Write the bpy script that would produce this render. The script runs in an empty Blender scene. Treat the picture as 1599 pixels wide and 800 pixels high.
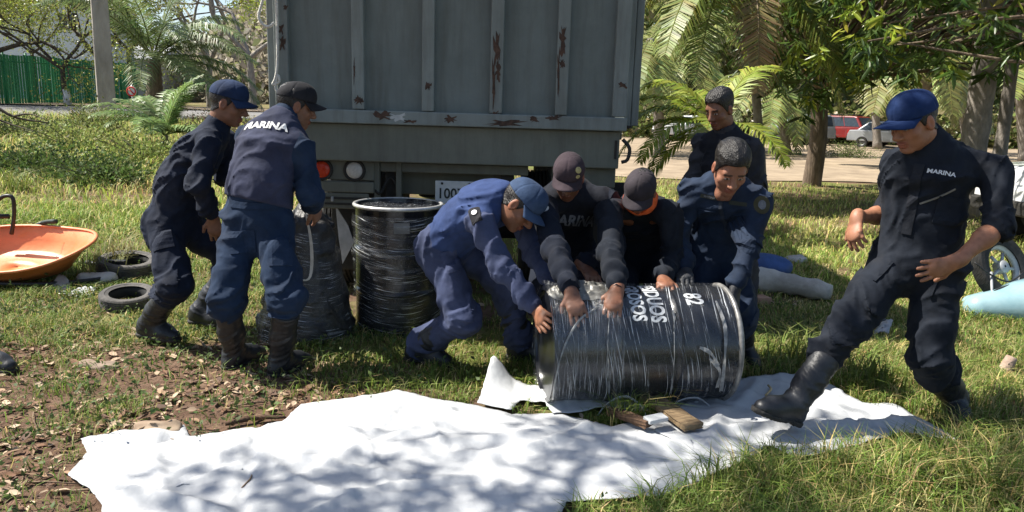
import bpy, bmesh, math, random
import numpy as np
from mathutils import Vector, Matrix
from mathutils.bvhtree import BVHTree
from mathutils.geometry import delaunay_2d_cdt

scene = bpy.context.scene
COL = scene.collection
# ------------------------------------------------------------------ camera
CAM_H, F_PX = 1.5, 1164.0
PITCH, ROLL = math.radians(11.2), math.radians(1.7)
cam_right0 = np.array([1.0, 0, 0]); cam_fwd = np.array([0, math.cos(PITCH), -math.sin(PITCH)])
cam_up0 = np.array([0, math.sin(PITCH), math.cos(PITCH)])
cam_right = math.cos(ROLL) * cam_right0 + math.sin(ROLL) * cam_up0
cam_up = -math.sin(ROLL) * cam_right0 + math.cos(ROLL) * cam_up0
cam_pos = np.array([0, 0, CAM_H])
cd = bpy.data.cameras.new('camera'); cam = bpy.data.objects.new('camera', cd); COL.objects.link(cam)
cd.sensor_width = 36; cd.lens = F_PX / 1599 * 36; cd.clip_start = 0.05; cd.clip_end = 2000
M3 = Matrix((cam_right.tolist(), cam_up.tolist(), (-cam_fwd).tolist())).transposed()
cam.matrix_world = Matrix.Translation(cam_pos.tolist()) @ M3.to_4x4()
scene.camera = cam
# ------------------------------------------------------------------ sky, sun, exposure
SUN_DIR = Vector((-0.60, 0.10, 0.80)).normalized()          # towards the sun
world = bpy.data.worlds.new('World'); scene.world = world; world.use_nodes = True
wn = world.node_tree.nodes; wl = world.node_tree.links
sky = wn.new('ShaderNodeTexSky'); sky.sky_type = 'NISHITA'; sky.sun_disc = False
sky.sun_elevation = math.asin(SUN_DIR.z); sky.sun_rotation = math.atan2(SUN_DIR.x, SUN_DIR.y)
sky.dust_density = 1.2
wn['Background'].inputs['Strength'].default_value = 0.085
wl.new(sky.outputs[0], wn['Background'].inputs['Color'])
sl = bpy.data.lights.new('sun', 'SUN'); sl.energy = 5.0; sl.angle = math.radians(0.55); sl.color = (1.0, 0.95, 0.86)
so = bpy.data.objects.new('sun', sl); COL.objects.link(so)
so.rotation_euler = SUN_DIR.to_track_quat('Z', 'Y').to_euler()
scene.view_settings.view_transform = 'Standard'; scene.view_settings.look = 'None'
scene.view_settings.exposure = 1.05; scene.view_settings.gamma = 1.0
scene.cycles.max_bounces = 6; scene.cycles.transparent_max_bounces = 12
scene.cycles.diffuse_bounces = 3; scene.cycles.glossy_bounces = 3; scene.cycles.use_denoising = True
scene.cycles.sample_clamp_indirect = 6

# ------------------------------------------------------------------ helpers
def ray_dir(px, py): return cam_fwd * F_PX + cam_right * (px - 799.5) - cam_up * (py - 400)
def at(px, py, Y):
    d = ray_dir(px, py); return cam_pos + d * (Y / d[1])
def on_ground(px, py, z=0.0):
    d = ray_dir(px, py); return cam_pos + d * ((z - CAM_H) / d[2])
def nrm(v): v = np.asarray(v, float); return v / (np.linalg.norm(v) + 1e-12)
rng = np.random.default_rng(7); random.seed(7)

_LAT = np.random.default_rng(3).random((32, 32, 32)).astype(np.float32)
def vnoise(x, y, z):
    xi = np.floor(x); yi = np.floor(y); zi = np.floor(z)
    fx = x - xi; fy = y - yi; fz = z - zi
    fx = fx * fx * (3 - 2 * fx); fy = fy * fy * (3 - 2 * fy); fz = fz * fz * (3 - 2 * fz)
    xi = xi.astype(int) & 31; yi = yi.astype(int) & 31; zi = zi.astype(int) & 31
    x1 = (xi + 1) & 31; y1 = (yi + 1) & 31; z1 = (zi + 1) & 31
    L = _LAT
    a = L[xi, yi, zi] * (1 - fx) + L[x1, yi, zi] * fx; b = L[xi, y1, zi] * (1 - fx) + L[x1, y1, zi] * fx
    c = L[xi, yi, z1] * (1 - fx) + L[x1, yi, z1] * fx; d = L[xi, y1, z1] * (1 - fx) + L[x1, y1, z1] * fx
    return (a * (1 - fy) + b * fy) * (1 - fz) + (c * (1 - fy) + d * fy) * fz
def n2(x, y, s=1.0, o=0.0):
    x = np.asarray(x, float); y = np.asarray(y, float)
    return vnoise(x * s + 50 + o, y * s + 50 - o, np.zeros_like(x) + 0.5 + o)

def ground_z(x, y):
    x = np.asarray(x, float); y = np.asarray(y, float)
    t = np.clip((-x + 0.5) / 6, 0, 1); t = t * t * (3 - 2 * t)
    rise = 1.25 * (1 - np.exp(-np.clip(y - 6, 0, None) / 11)) * t
    bump = (n2(x, y, 0.9) - 0.5) * 0.05 * np.clip((y - 5) / 4, 0, 1) + (n2(x, y, 3.1, 4) - 0.5) * 0.02
    return rise + bump

def tag(o, label=None, cat=None, group=None, kind=None):
    if label: o['label'] = label
    if cat: o['category'] = cat
    if group: o['group'] = group
    if kind: o['kind'] = kind
    return o
def link(name, me, mat=None, parent=None):
    o = bpy.data.objects.new(name, me); COL.objects.link(o)
    if mat is not None:
        me.materials.clear()
        for m in (mat if isinstance(mat, (list, tuple)) else [mat]): me.materials.append(m)
    if parent is not None: o.parent = parent
    return o
def empty(name, loc=(0, 0, 0), rz=0.0):
    o = bpy.data.objects.new(name, None); COL.objects.link(o); o.location = [float(v) for v in loc]; o.rotation_euler[2] = rz
    o.empty_display_size = 0.1
    return o
def mesh_np(name, V, F, mat=None, parent=None, col=None, smooth=False, mat_idx=None):
    V = np.asarray(V, np.float32); F = np.asarray(F, np.int32)
    me = bpy.data.meshes.new(name); n, k = F.shape
    me.vertices.add(len(V)); me.vertices.foreach_set('co', V.ravel())
    me.loops.add(n * k); me.loops.foreach_set('vertex_index', F.ravel())
    me.polygons.add(n); me.polygons.foreach_set('loop_start', np.arange(0, n * k, k, dtype=np.int32))
    if smooth: me.polygons.foreach_set('use_smooth', np.ones(n, bool))
    if mat_idx is not None: me.polygons.foreach_set('material_index', np.asarray(mat_idx, np.int32))
    me.update(calc_edges=True)
    if col is not None:
        a = me.color_attributes.new('Col', 'FLOAT_COLOR', 'POINT')
        c = np.ones((len(V), 4), np.float32); c[:, :3] = col
        a.data.foreach_set('color', c.ravel())
    return link(name, me, mat, parent)
def mesh_bm(name, bm, mat=None, parent=None, smooth=False, bevel=0.0, segs=2):
    bmesh.ops.recalc_face_normals(bm, faces=bm.faces)
    me = bpy.data.meshes.new(name); bm.to_mesh(me); bm.free()
    if smooth:
        me.polygons.foreach_set('use_smooth', np.ones(len(me.polygons), bool))
    o = link(name, me, mat, parent)
    if bevel:
        b = o.modifiers.new('bevel', 'BEVEL'); b.width = bevel; b.segments = segs; b.limit_method = 'ANGLE'; b.angle_limit = 0.6
    return o
def bbox(bm, lo, hi, rot=None, loc=None):
    lo = Vector(lo); hi = Vector(hi)
    vs = [bm.verts.new((x, y, z)) for x in (lo.x, hi.x) for y in (lo.y, hi.y) for z in (lo.z, hi.z)]
    for f in ((0, 1, 3, 2), (4, 6, 7, 5), (0, 4, 5, 1), (2, 3, 7, 6), (0, 2, 6, 4), (1, 5, 7, 3)):
        bm.faces.new([vs[i] for i in f])
    if rot is not None: bmesh.ops.transform(bm, matrix=rot, verts=vs)
    if loc is not None: bmesh.ops.translate(bm, vec=loc, verts=vs)
    return vs
def box(name, lo, hi, mat, parent=None, bevel=0.0):
    bm = bmesh.new(); bbox(bm, lo, hi); return mesh_bm(name, bm, mat, parent, bevel=bevel)
def tube_np(path, rad, n=8, cap=True):
    P = np.asarray(path, float); m = len(P); rad = np.broadcast_to(np.asarray(rad, float), (m,))
    T = np.gradient(P, axis=0) if m > 1 else P; T /= np.linalg.norm(T, axis=1, keepdims=True) + 1e-9
    u = np.cross(T[0], [0.3, 0.2, 0.93]); u = nrm(u); V = []
    a = np.linspace(0, 2 * math.pi, n, endpoint=False)
    for i in range(m):
        u = nrm(u - T[i] * (u @ T[i])); w = np.cross(T[i], u)
        V.append(P[i] + rad[i] * (np.cos(a)[:, None] * u + np.sin(a)[:, None] * w))
    V = np.concatenate(V); F = []
    for i in range(m - 1):
        for j in range(n):
            k = (j + 1) % n; F.append((i * n + j, i * n + k, (i + 1) * n + k, (i + 1) * n + j))
    if cap:
        V = np.concatenate([V, P[:1], P[-1:]])
        for j in range(n):
            k = (j + 1) % n; F.append((m * n, k, j, j)); F.append((m * n + 1, (m - 1) * n + j, (m - 1) * n + k, (m - 1) * n + k))
    return V, F
def poly_mesh(name, V, F, mat=None, parent=None, smooth=True):
    me = bpy.data.meshes.new(name)
    F2 = []
    for f in F:
        g = []
        for i in f:
            if i not in g: g.append(int(i))
        if len(g) > 2: F2.append(g)
    me.from_pydata([tuple(map(float, v)) for v in V], [], F2)
    if smooth: me.polygons.foreach_set('use_smooth', np.ones(len(me.polygons), bool))
    me.update(); return link(name, me, mat, parent)
def tube(name, path, rad, mat, parent=None, n=8, cap=True):
    V, F = tube_np(path, rad, n, cap); return poly_mesh(name, V, F, mat, parent)
def join_parts(parts):
    Vs, Fs, o = [], [], 0
    for V, F in parts:
        Vs.append(np.asarray(V)); Fs += [[i + o for i in f] for f in F]; o += len(V)
    return np.concatenate(Vs), Fs
def lathe_np(prof, n=40, axis='z'):
    prof = np.asarray(prof, float); m = len(prof); a = np.linspace(0, 2 * math.pi, n, endpoint=False)
    V = np.stack([np.outer(prof[:, 0], np.cos(a)), np.outer(prof[:, 0], np.sin(a)), np.repeat(prof[:, 1:2], n, 1)], -1).reshape(-1, 3)
    F = [(i * n + j, i * n + (j + 1) % n, (i + 1) * n + (j + 1) % n, (i + 1) * n + j) for i in range(m - 1) for j in range(n)]
    return V, F
def smooth_path(pts, n=24):
    P = np.asarray(pts, float); m = len(P); out = []
    Q = np.vstack([2 * P[0] - P[1], P, 2 * P[-1] - P[-2]])
    for t in np.linspace(0, m - 1 - 1e-6, n):
        i = int(t); f = t - i; p0, p1, p2, p3 = Q[i], Q[i + 1], Q[i + 2], Q[i + 3]
        out.append(0.5 * ((2 * p1) + (-p0 + p2) * f + (2 * p0 - 5 * p1 + 4 * p2 - p3) * f * f + (-p0 + 3 * p1 - 3 * p2 + p3) * f ** 3))
    return np.array(out)
def inst_np(T, TF, R, P):
    """copies of template T (m,3), TF (k,j) with matrices R (n,3,3) and origins P (n,3)"""
    n, m = len(P), len(T)
    V = np.einsum('nij,mj->nmi', R, T) + P[:, None, :]
    F = (np.asarray(TF)[None] + (np.arange(n) * m)[:, None, None]).reshape(-1, np.asarray(TF).shape[1])
    return V.reshape(-1, 3), F
def rand_rot(n, tilt=None):
    """matrix columns: x side, y along, z normal"""
    d = rng.normal(size=(n, 3)) if tilt is None else tilt
    d = d / np.linalg.norm(d, axis=1, keepdims=True)
    u = np.cross(d, rng.normal(size=(n, 3))); u /= np.linalg.norm(u, axis=1, keepdims=True) + 1e-9
    return np.stack([u, d, np.cross(u, d)], -1)

# ------------------------------------------------------------------ materials
def new_mat(name):
    m = bpy.data.materials.new(name); m.use_nodes = True
    nt = m.node_tree; b = nt.nodes['Principled BSDF']; return m, nt, b
def pmat(name, c1, c2=None, scale=6.0, rough=0.7, metal=0.0, bump=0.0, bscale=40.0, spec=0.4, detail=6, stretch=None, vcol=False, vmul=None, rvar=0.0,
         transl=None, sheen=0.0, coat=0.0, coords='Object'):
    m, nt, b = new_mat(name); N, L = nt.nodes, nt.links
    b.inputs['Roughness'].default_value = rough; b.inputs['Metallic'].default_value = metal
    b.inputs['Specular IOR Level'].default_value = spec
    if sheen: b.inputs['Sheen Weight'].default_value = sheen
    if coat: b.inputs['Coat Weight'].default_value = coat
    tc = N.new('ShaderNodeTexCoord'); src = tc.outputs[coords]
    if stretch:
        mp = N.new('ShaderNodeMapping'); mp.inputs['Scale'].default_value = stretch; L.new(src, mp.inputs[0]); src = mp.outputs[0]
    no = N.new('ShaderNodeTexNoise'); no.inputs['Scale'].default_value = scale; no.inputs['Detail'].default_value = detail
    no.inputs['Roughness'].default_value = 0.65; L.new(src, no.inputs['Vector'])
    rp = N.new('ShaderNodeValToRGB'); rp.color_ramp.elements[0].position = 0.32; rp.color_ramp.elements[1].position = 0.68
    rp.color_ramp.elements[0].color = (*c1, 1); rp.color_ramp.elements[1].color = (*(c2 or c1), 1)
    L.new(no.outputs['Fac'], rp.inputs[0]); out = rp.outputs[0]
    if vcol:
        va = N.new('ShaderNodeVertexColor'); va.layer_name = 'Col'
        mx = N.new('ShaderNodeMix'); mx.data_type = 'RGBA'; mx.blend_type = 'MULTIPLY'; mx.inputs[0].default_value = 1.0
        L.new(out, mx.inputs[6]); L.new(va.outputs[0], mx.inputs[7]); out = mx.outputs[2]
    L.new(out, b.inputs['Base Color'])
    if rvar:
        mr = N.new('ShaderNodeMapRange'); mr.inputs[3].default_value = rough - rvar; mr.inputs[4].default_value = rough + rvar
        L.new(no.outputs['Fac'], mr.inputs[0]); L.new(mr.outputs[0], b.inputs['Roughness'])
    if bump:
        nb = N.new('ShaderNodeTexNoise'); nb.inputs['Scale'].default_value = bscale; nb.inputs['Detail'].default_value = 5
        L.new(src, nb.inputs['Vector']); bp = N.new('ShaderNodeBump'); bp.inputs['Strength'].default_value = bump; bp.inputs['Distance'].default_value = 0.02
        L.new(nb.outputs['Fac'], bp.inputs['Height']); L.new(bp.outputs[0], b.inputs['Normal'])
    if transl:
        tr = N.new('ShaderNodeBsdfTranslucent'); ms = N.new('ShaderNodeMixShader'); ms.inputs[0].default_value = transl
        L.new(out, tr.inputs[0]); L.new(b.outputs[0], ms.inputs[1]); L.new(tr.outputs[0], ms.inputs[2])
        L.new(ms.outputs[0], N['Material Output'].inputs['Surface'])
    return m
def plain(name, c, rough=0.6, metal=0.0, bump=0.0):
    c2 = tuple(min(1, v * 1.25 + 0.004) for v in c); c1 = tuple(v * 0.8 for v in c)
    return pmat(name, c1, c2, scale=9, rough=rough, metal=metal, bump=bump)

# ------------------------------------------------------------------ signed distance modelling
def surface_nets(F, lo, h):
    s = F < 0
    offs = [(i, j, k) for i in (0, 1) for j in (0, 1) for k in (0, 1)]
    nx, ny, nz = [d - 1 for d in F.shape]
    cnt = sum(s[i:i + nx, j:j + ny, k:k + nz].astype(np.int8) for i, j, k in offs)
    act = (cnt > 0) & (cnt < 8); ai = np.argwhere(act)
    idx = np.full(act.shape, -1, np.int64); idx[act] = np.arange(len(ai))
    vals = np.stack([F[ai[:, 0] + i, ai[:, 1] + j, ai[:, 2] + k] for i, j, k in offs], 1)
    O = np.array(offs, float); acc = np.zeros((len(ai), 3)); w = np.zeros(len(ai))
    for a in range(8):
        for b in range(a + 1, 8):
            if np.abs(O[a] - O[b]).sum() != 1: continue
            va, vb = vals[:, a], vals[:, b]; m = (va < 0) != (vb < 0)
            t = np.where(m, va / np.where(m, va - vb, 1), 0)
            acc += np.where(m[:, None], O[a] + t[:, None] * (O[b] - O[a]), 0); w += m
    V = np.asarray(lo) + (ai + acc / np.maximum(w, 1)[:, None]) * h
    quads = []
    for ax in range(3):
        b, c = [(1, 2), (2, 0), (0, 1)][ax]
        s0 = np.take(s, range(0, s.shape[ax] - 1), ax); s1 = np.take(s, range(1, s.shape[ax]), ax)
        E = np.argwhere(s0 != s1)
        E = E[(E[:, b] > 0) & (E[:, c] > 0) & (E[:, b] < s.shape[b] - 1) & (E[:, c] < s.shape[c] - 1)]
        eb = np.zeros(3, int); eb[b] = 1; ec = np.zeros(3, int); ec[c] = 1
        q = np.stack([idx[tuple((E - eb - ec).T)], idx[tuple((E - ec).T)], idx[tuple(E.T)], idx[tuple((E - eb).T)]], 1)
        fl = ~s[tuple(E.T)]; q[fl] = q[fl][:, ::-1]; quads.append(q)
    Q = np.concatenate(quads); Q = Q[(Q >= 0).all(1)]
    return V, Q
def relax(V, Q, it=2, lam=.5):
    for _ in range(it):
        acc = np.zeros_like(V); cnt = np.zeros(len(V))
        for k in range(4):
            i, j = Q[:, k], Q[:, (k + 1) % 4]
            for c in range(3): acc[:, c] += np.bincount(i, V[j, c], len(V)) + np.bincount(j, V[i, c], len(V))
            cnt += np.bincount(i, minlength=len(V)) + np.bincount(j, minlength=len(V))
        V = V * (1 - lam) + lam * acc / np.maximum(cnt, 1)[:, None]
    return V, Q
class Field:
    def __init__(self, lo, hi, h):
        self.lo = np.asarray(lo, float); self.h = h
        n = np.ceil((np.asarray(hi) - self.lo) / h).astype(int) + 1
        self.ax = [(self.lo[i] + np.arange(n[i]) * h).astype(np.float32) for i in range(3)]
        self.F = np.full(n, 0.5, np.float32)
    def sub(self, lo, hi):
        sl = []
        for i in range(3):
            a = int(np.clip(np.floor((lo[i] - self.lo[i]) / self.h), 0, len(self.ax[i]))); b = int(np.clip(np.ceil((hi[i] - self.lo[i]) / self.h) + 1, 0, len(self.ax[i])))
            if b <= a: return None, None
            sl.append(slice(a, b))
        g = np.stack(np.meshgrid(*[self.ax[i][sl[i]] for i in range(3)], indexing='ij'), -1)
        return tuple(sl), g
    def union(self, fn, lo, hi, k=0.02, op='u'):
        m = k + 2.5 * self.h
        sl, g = self.sub(np.asarray(lo) - m, np.asarray(hi) + m)
        if sl is None: return
        d = fn(g); a = self.F[sl]
        if op == 'u':
            hh = np.maximum(k - np.abs(a - d), 0) / max(k, 1e-6); self.F[sl] = np.minimum(a, d) - hh * hh * k / 4
        elif op == 's':
            d = -d; hh = np.maximum(k - np.abs(a - d), 0) / max(k, 1e-6); self.F[sl] = np.maximum(a, d) + hh * hh * k / 4
    def cone(self, a, b, ra, rb, k=0.02, wr=0.0, wf=20.0, seed=0, flat=None, fr=1.0, op='u'):
        a = np.asarray(a, float); b = np.asarray(b, float); ba = b - a; L2 = max(ba @ ba, 1e-9); L = math.sqrt(L2); r = max(ra, rb) + wr
        e = ba / L; e1 = nrm(np.cross(e, [0.31, 0.5, 0.81])); e2 = np.cross(e, e1)
        def fn(g):
            q = g - a; s = q @ e; t = np.clip(s / L, 0, 1); q = q - t[..., None] * ba
            if flat is not None:
                c = q @ flat; q = q + c[..., None] * (np.asarray(flat) * (fr - 1)); rr = ra + (rb - ra) * t
                d = (np.sqrt((q * q).sum(-1)) - rr) / (1 + (fr - 1) * 0.45)
            else:
                d = np.sqrt((q * q).sum(-1)) - (ra + (rb - ra) * t)
            if wr:
                m = np.abs(d) < 0.06; u = (q[m] @ e1); v = (q[m] @ e2); ss = s[m]; tt = t[m]
                w = vnoise(ss * 6 + seed, u * 6 + 9, v * 6)
                x = (ss + 0.5 * u - 0.3 * v) * wf + 3.0 * w
                n1 = 1 - np.abs(vnoise(x + seed * 3.1 + 40, u * 5 + 20 + seed, v * 5 + 20) * 2 - 1)
                n3 = 1 - np.abs(vnoise(x * 2.1 + seed, u * 9 + 5, v * 9 + 7) * 2 - 1)
                d[m] += wr * (0.6 + 0.55 * np.abs(2 * tt - 1)) * (0.8 - 1.9 * n1 ** 3 - 0.8 * n3 ** 3).astype(np.float32)
            return d
        self.union(fn, np.minimum(a, b) - r, np.maximum(a, b) + r, k, op)
    def ell(self, c, axes, rad, k=0.02, op='u'):
        c = np.asarray(c, float); A = np.asarray(axes, float); rad = np.asarray(rad, float); r = rad.max()
        def fn(g):
            q = (g - c) @ A.T / rad; l = np.sqrt((q * q).sum(-1)); l2 = np.sqrt(((q / rad) ** 2).sum(-1))
            return l * (l - 1) / np.maximum(l2, 1e-4)
        self.union(fn, c - r, c + r, k, op)
    def clip(self, p, n):
        """keep the side n points away from"""
        n = nrm(n); g = np.stack(np.meshgrid(*self.ax, indexing='ij'), -1)
        self.F = np.maximum(self.F, (g - np.asarray(p)) @ n)
    def grid(self): return np.stack(np.meshgrid(*self.ax, indexing='ij'), -1)
    def mesh(self, it=0): return relax(*surface_nets(self.F, self.lo, self.h), it)
def text_np(s, size=1.0, bold=0.0, cuts=1):
    cu = bpy.data.curves.new('t', 'FONT'); cu.body = s; cu.size = size; cu.align_x = 'CENTER'; cu.align_y = 'CENTER'; cu.resolution_u = 3; cu.offset = bold
    o = bpy.data.objects.new('t', cu); COL.objects.link(o); bpy.context.view_layer.update()
    me = bpy.data.meshes.new_from_object(o.evaluated_get(bpy.context.evaluated_depsgraph_get()))
    bpy.data.objects.remove(o); bpy.data.curves.remove(cu)
    bm = bmesh.new(); bm.from_mesh(me); bmesh.ops.triangulate(bm, faces=bm.faces)
    for _ in range(cuts):
        ed = [e for e in bm.edges if e.calc_length() > size * .12]
        if ed: bmesh.ops.subdivide_edges(bm, edges=ed, cuts=1); bmesh.ops.triangulate(bm, faces=bm.faces)
    V = np.array([v.co[:] for v in bm.verts]); bm.verts.index_update(); F = [[v.index for v in f.verts] for f in bm.faces]
    bm.free(); bpy.data.meshes.remove(me); return V, F
def disc_np(rx, ry, n=16):
    a = np.linspace(0, 2 * math.pi, n, endpoint=False); V = [(0, 0)] + [(rx * math.cos(t) * .5, ry * math.sin(t) * .5) for t in a] + [(rx * math.cos(t), ry * math.sin(t)) for t in a]
    F = [(0, 1 + i, 1 + (i + 1) % n) for i in range(n)] + [(1 + i, 1 + n + i, 1 + n + (i + 1) % n, 1 + (i + 1) % n) for i in range(n)]
    return np.array(V), F
def rect_np(w, h, nx=6, ny=4):
    X, Y = np.meshgrid(np.linspace(-w / 2, w / 2, nx), np.linspace(-h / 2, h / 2, ny), indexing='ij')
    return np.stack([X.ravel(), Y.ravel()], -1), [(i * ny + j, (i + 1) * ny + j, (i + 1) * ny + j + 1, i * ny + j + 1) for i in range(nx - 1) for j in range(ny - 1)]
SHEET_OUT = [
    [(106, 750), (136, 712), (126, 690), (288, 667), (296, 690), (360, 700), (380, 740), (270, 770), (140, 775)],
    [(140, 776), (136, 740), (290, 690), (300, 690), (440, 668), (449, 660), (470, 642), (560, 630), (620, 619), (690, 633), (740, 640), (800, 652), (870, 652), (905, 664), (955, 676), (1000, 664), (1036, 656), (1072, 684), (1105, 735), (1195, 704), (1178, 718), (1048, 780), (960, 790), (884, 796), (870, 830), (700, 860), (400, 870), (162, 860), (160, 800)],
    [(1040, 660), (1075, 632), (1150, 603), (1225, 590), (1262, 592), (1300, 612), (1345, 640), (1395, 640), (1500, 697), (1455, 694), (1415, 682), (1345, 702), (1290, 716), (1240, 727), (1200, 706), (1110, 736), (1065, 705), (1020, 683)],
    [(770, 598), (800, 606), (840, 612), (900, 622), (1000, 640), (1020, 650), (985, 652), (940, 648), (900, 655), (862, 656), (850, 640), (812, 634), (798, 650), (745, 640), (752, 622)],
    [(1040, 625), (1085, 614), (1150, 600), (1190, 594), (1150, 612), (1080, 640), (1048, 640)],
]
def under_sheet(x, y):
    return under_sheet0(x, y) | under_sheet0(x + .035, y) | under_sheet0(x - .03, y) | under_sheet0(x, y + .02)
def under_sheet0(x, y):
    r = np.zeros(len(x), bool)
    for o in SHEET_OUT:
        P = np.array([on_ground(px, py)[:2] for px, py in o]); ins = np.zeros(len(x), bool)
        for k in range(len(P)):
            p, q = P[k], P[(k + 1) % len(P)]; c = (p[1] > y) != (q[1] > y); ins ^= c & (x < (q[0] - p[0]) * (y - p[1]) / (q[1] - p[1] + 1e-12) + p[0])
        r |= ins
    return r
# ================================================================== ground
def soil_mask(x, y):
    """1 where bare soil and leaf litter lie (front left)"""
    s = np.clip((-0.15 - x - (y - 3.3) * .25) / 1.2, 0, 1) * np.clip((5.4 - y) / 1.2, 0, 1)
    return np.clip(s * 1.45 - np.clip((.5 * n2(x, y, 1.5, 2) + .5 * n2(x, y, 5.5, 12) - .40) * 3.2, 0, 1), 0, 1)
def ground_mat():
    m, nt, b = new_mat('ground_soil_and_turf'); N, L = nt.nodes, nt.links
    tc = N.new('ShaderNodeTexCoord'); P = tc.outputs['Object']
    def noise(s, d=8, r=.7):
        n = N.new('ShaderNodeTexNoise'); n.inputs['Scale'].default_value = s; n.inputs['Detail'].default_value = d; n.inputs['Roughness'].default_value = r; L.new(P, n.inputs['Vector']); return n.outputs['Fac']
    def ramp(src, stops):
        r = N.new('ShaderNodeValToRGB'); e = r.color_ramp.elements
        while len(e) < len(stops): e.new(.5)
        for i, (p, c) in enumerate(stops): e[i].position = p; e[i].color = (*c, 1)
        L.new(src, r.inputs[0]); return r.outputs[0]
    soil = ramp(noise(9), [(.25, (.075, .046, .032)), (.5, (.16, .10, .068)), (.75, (.27, .185, .13))])
    turf = ramp(noise(1.4), [(.3, (.09, .12, .03)), (.5, (.17, .18, .055)), (.72, (.32, .27, .12))])
    mk = N.new('ShaderNodeMapRange'); mk.inputs[1].default_value = .42; mk.inputs[2].default_value = .58; L.new(noise(.8, 6), mk.inputs[0])
    mx = N.new('ShaderNodeMix'); mx.data_type = 'RGBA'; va = N.new('ShaderNodeVertexColor'); va.layer_name = 'Col'; sb_ = N.new('ShaderNodeMath'); sb_.operation = 'SUBTRACT'; sb_.use_clamp = True; L.new(mk.outputs[0], sb_.inputs[0]); L.new(va.outputs[0], sb_.inputs[1]); L.new(sb_.outputs[0], mx.inputs[0]); L.new(soil, mx.inputs[6]); L.new(turf, mx.inputs[7])
    L.new(mx.outputs[2], b.inputs['Base Color']); b.inputs['Roughness'].default_value = .95; b.inputs['Specular IOR Level'].default_value = .1
    bp = N.new('ShaderNodeBump'); bp.inputs['Strength'].default_value = .9; bp.inputs['Distance'].default_value = .03; L.new(noise(30, 8, .75), bp.inputs['Height']); L.new(bp.outputs[0], b.inputs['Normal'])
    return m
xs = np.unique(np.concatenate([np.linspace(-6, 6, 121), 6 + np.geomspace(.1, 500, 60), -6 - np.geomspace(.1, 500, 60)]))
ys = np.unique(np.concatenate([np.linspace(-4, 10, 141), 10 + np.geomspace(.1, 600, 80), -4 - np.geomspace(.2, 60, 20)]))
GX, GY = np.meshgrid(xs, ys, indexing='ij'); ny_ = len(ys)
GV = np.stack([GX, GY, ground_z(GX, GY)], -1).reshape(-1, 3)
ii, jj = np.meshgrid(np.arange(len(xs) - 1), np.arange(ny_ - 1), indexing='ij'); ii = ii.ravel(); jj = jj.ravel()
GF = np.stack([ii * ny_ + jj, (ii + 1) * ny_ + jj, (ii + 1) * ny_ + jj + 1, ii * ny_ + jj + 1], 1)
SOILV = soil_mask(GV[:, 0], GV[:, 1]); tag(mesh_np('ground', GV, GF, ground_mat(), None, np.repeat(SOILV[:, None], 3, 1), True), kind='structure')

def strip(name, x0, x1, y0, y1, mat, nx=60, ny=14, lift=.02, wob=.6):
    X, Y = np.meshgrid(np.linspace(x0, x1, nx), np.linspace(0, 1, ny), indexing='ij')
    a = y0 + (n2(X, X * 0, .25, 3) - .5) * wob * 2; c = y1 + (n2(X, X * 0, .2, 8) - .5) * wob * 2
    YY = a + (c - a) * Y; V = np.stack([X, YY, ground_z(X, YY) + lift], -1).reshape(-1, 3)
    i, j = np.meshgrid(np.arange(nx - 1), np.arange(ny - 1), indexing='ij'); i = i.ravel(); j = j.ravel()
    return tag(mesh_np(name, V, np.stack([i * ny + j, (i + 1) * ny + j, (i + 1) * ny + j + 1, i * ny + j + 1], 1), mat, smooth=True), kind='structure')
strip('dirt_road', 1.0, 70, 17.3, 44, pmat('dirt', (.20, .15, .10), (.36, .28, .19), scale=1.1, rough=.95, bump=.5, bscale=9), nx=140, ny=60, wob=1.2)
strip('street', -90, -3.5, 20.5, 27.6, pmat('asphalt_dusty', (.13, .125, .12), (.22, .21, .20), scale=1.5, rough=.9, bump=.3, bscale=30), nx=160, ny=30, wob=.2)
strip('verge', -90, -5.0, 27.9, 31.5, pmat('verge_dirt', (.20, .14, .09), (.32, .25, .17), scale=2, rough=.95), nx=160, ny=14, lift=.05, wob=.15)

# ------------------------------------------------------------------ grass, weeds, litter
MGRASS = pmat('grass_blade', (.85, .85, .85), (1, 1, 1), scale=4, rough=.6, spec=.3, vcol=True, transl=.35)
MLITTER = pmat('dry_leaf', (.8, .8, .8), (1, 1, 1), scale=30, rough=.8, vcol=True, transl=.15)
def blades(P, h, w, lean, col, curve=.5):
    n = len(P); a = rng.uniform(0, 2 * math.pi, n); side = np.stack([np.cos(a), np.sin(a), np.zeros(n)], -1)
    b = a + math.pi / 2 + rng.normal(0, .4, n); ld = np.stack([np.cos(b), np.sin(b), np.zeros(n)], -1) * (lean * rng.uniform(.2, 1.3, n))[:, None]
    up = np.array([0, 0, 1.0]); V = np.empty((n, 5, 3)); hw = (w / 2)[:, None] * side
    m = P + up * (h * .55)[:, None] + ld * (h * .35)[:, None]; t = P + up * (h * (1 - .35 * lean))[:, None] + ld * (h * (.6 + curve))[:, None]
    V[:, 0] = P - hw; V[:, 1] = P + hw; V[:, 2] = m - hw * .8; V[:, 3] = m + hw * .8; V[:, 4] = t
    base = (np.arange(n) * 5)[:, None]
    F = np.concatenate([base + np.array([0, 1, 3]), base + np.array([0, 3, 2]), base + np.array([2, 3, 4])])
    return V.reshape(-1, 3), F, np.repeat(col, 5, 0)
def gcol(n, c, var=.3):
    return np.asarray(c)[None] * (1 + rng.normal(0, var, (n, 1))).clip(.45, 1.8) * (1 + rng.normal(0, .08, (n, 3)))
def in_truck(x, y): return (x > -1.75) & (x < .9) & (y > 5.15)
SHEET_KEEP = []
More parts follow.
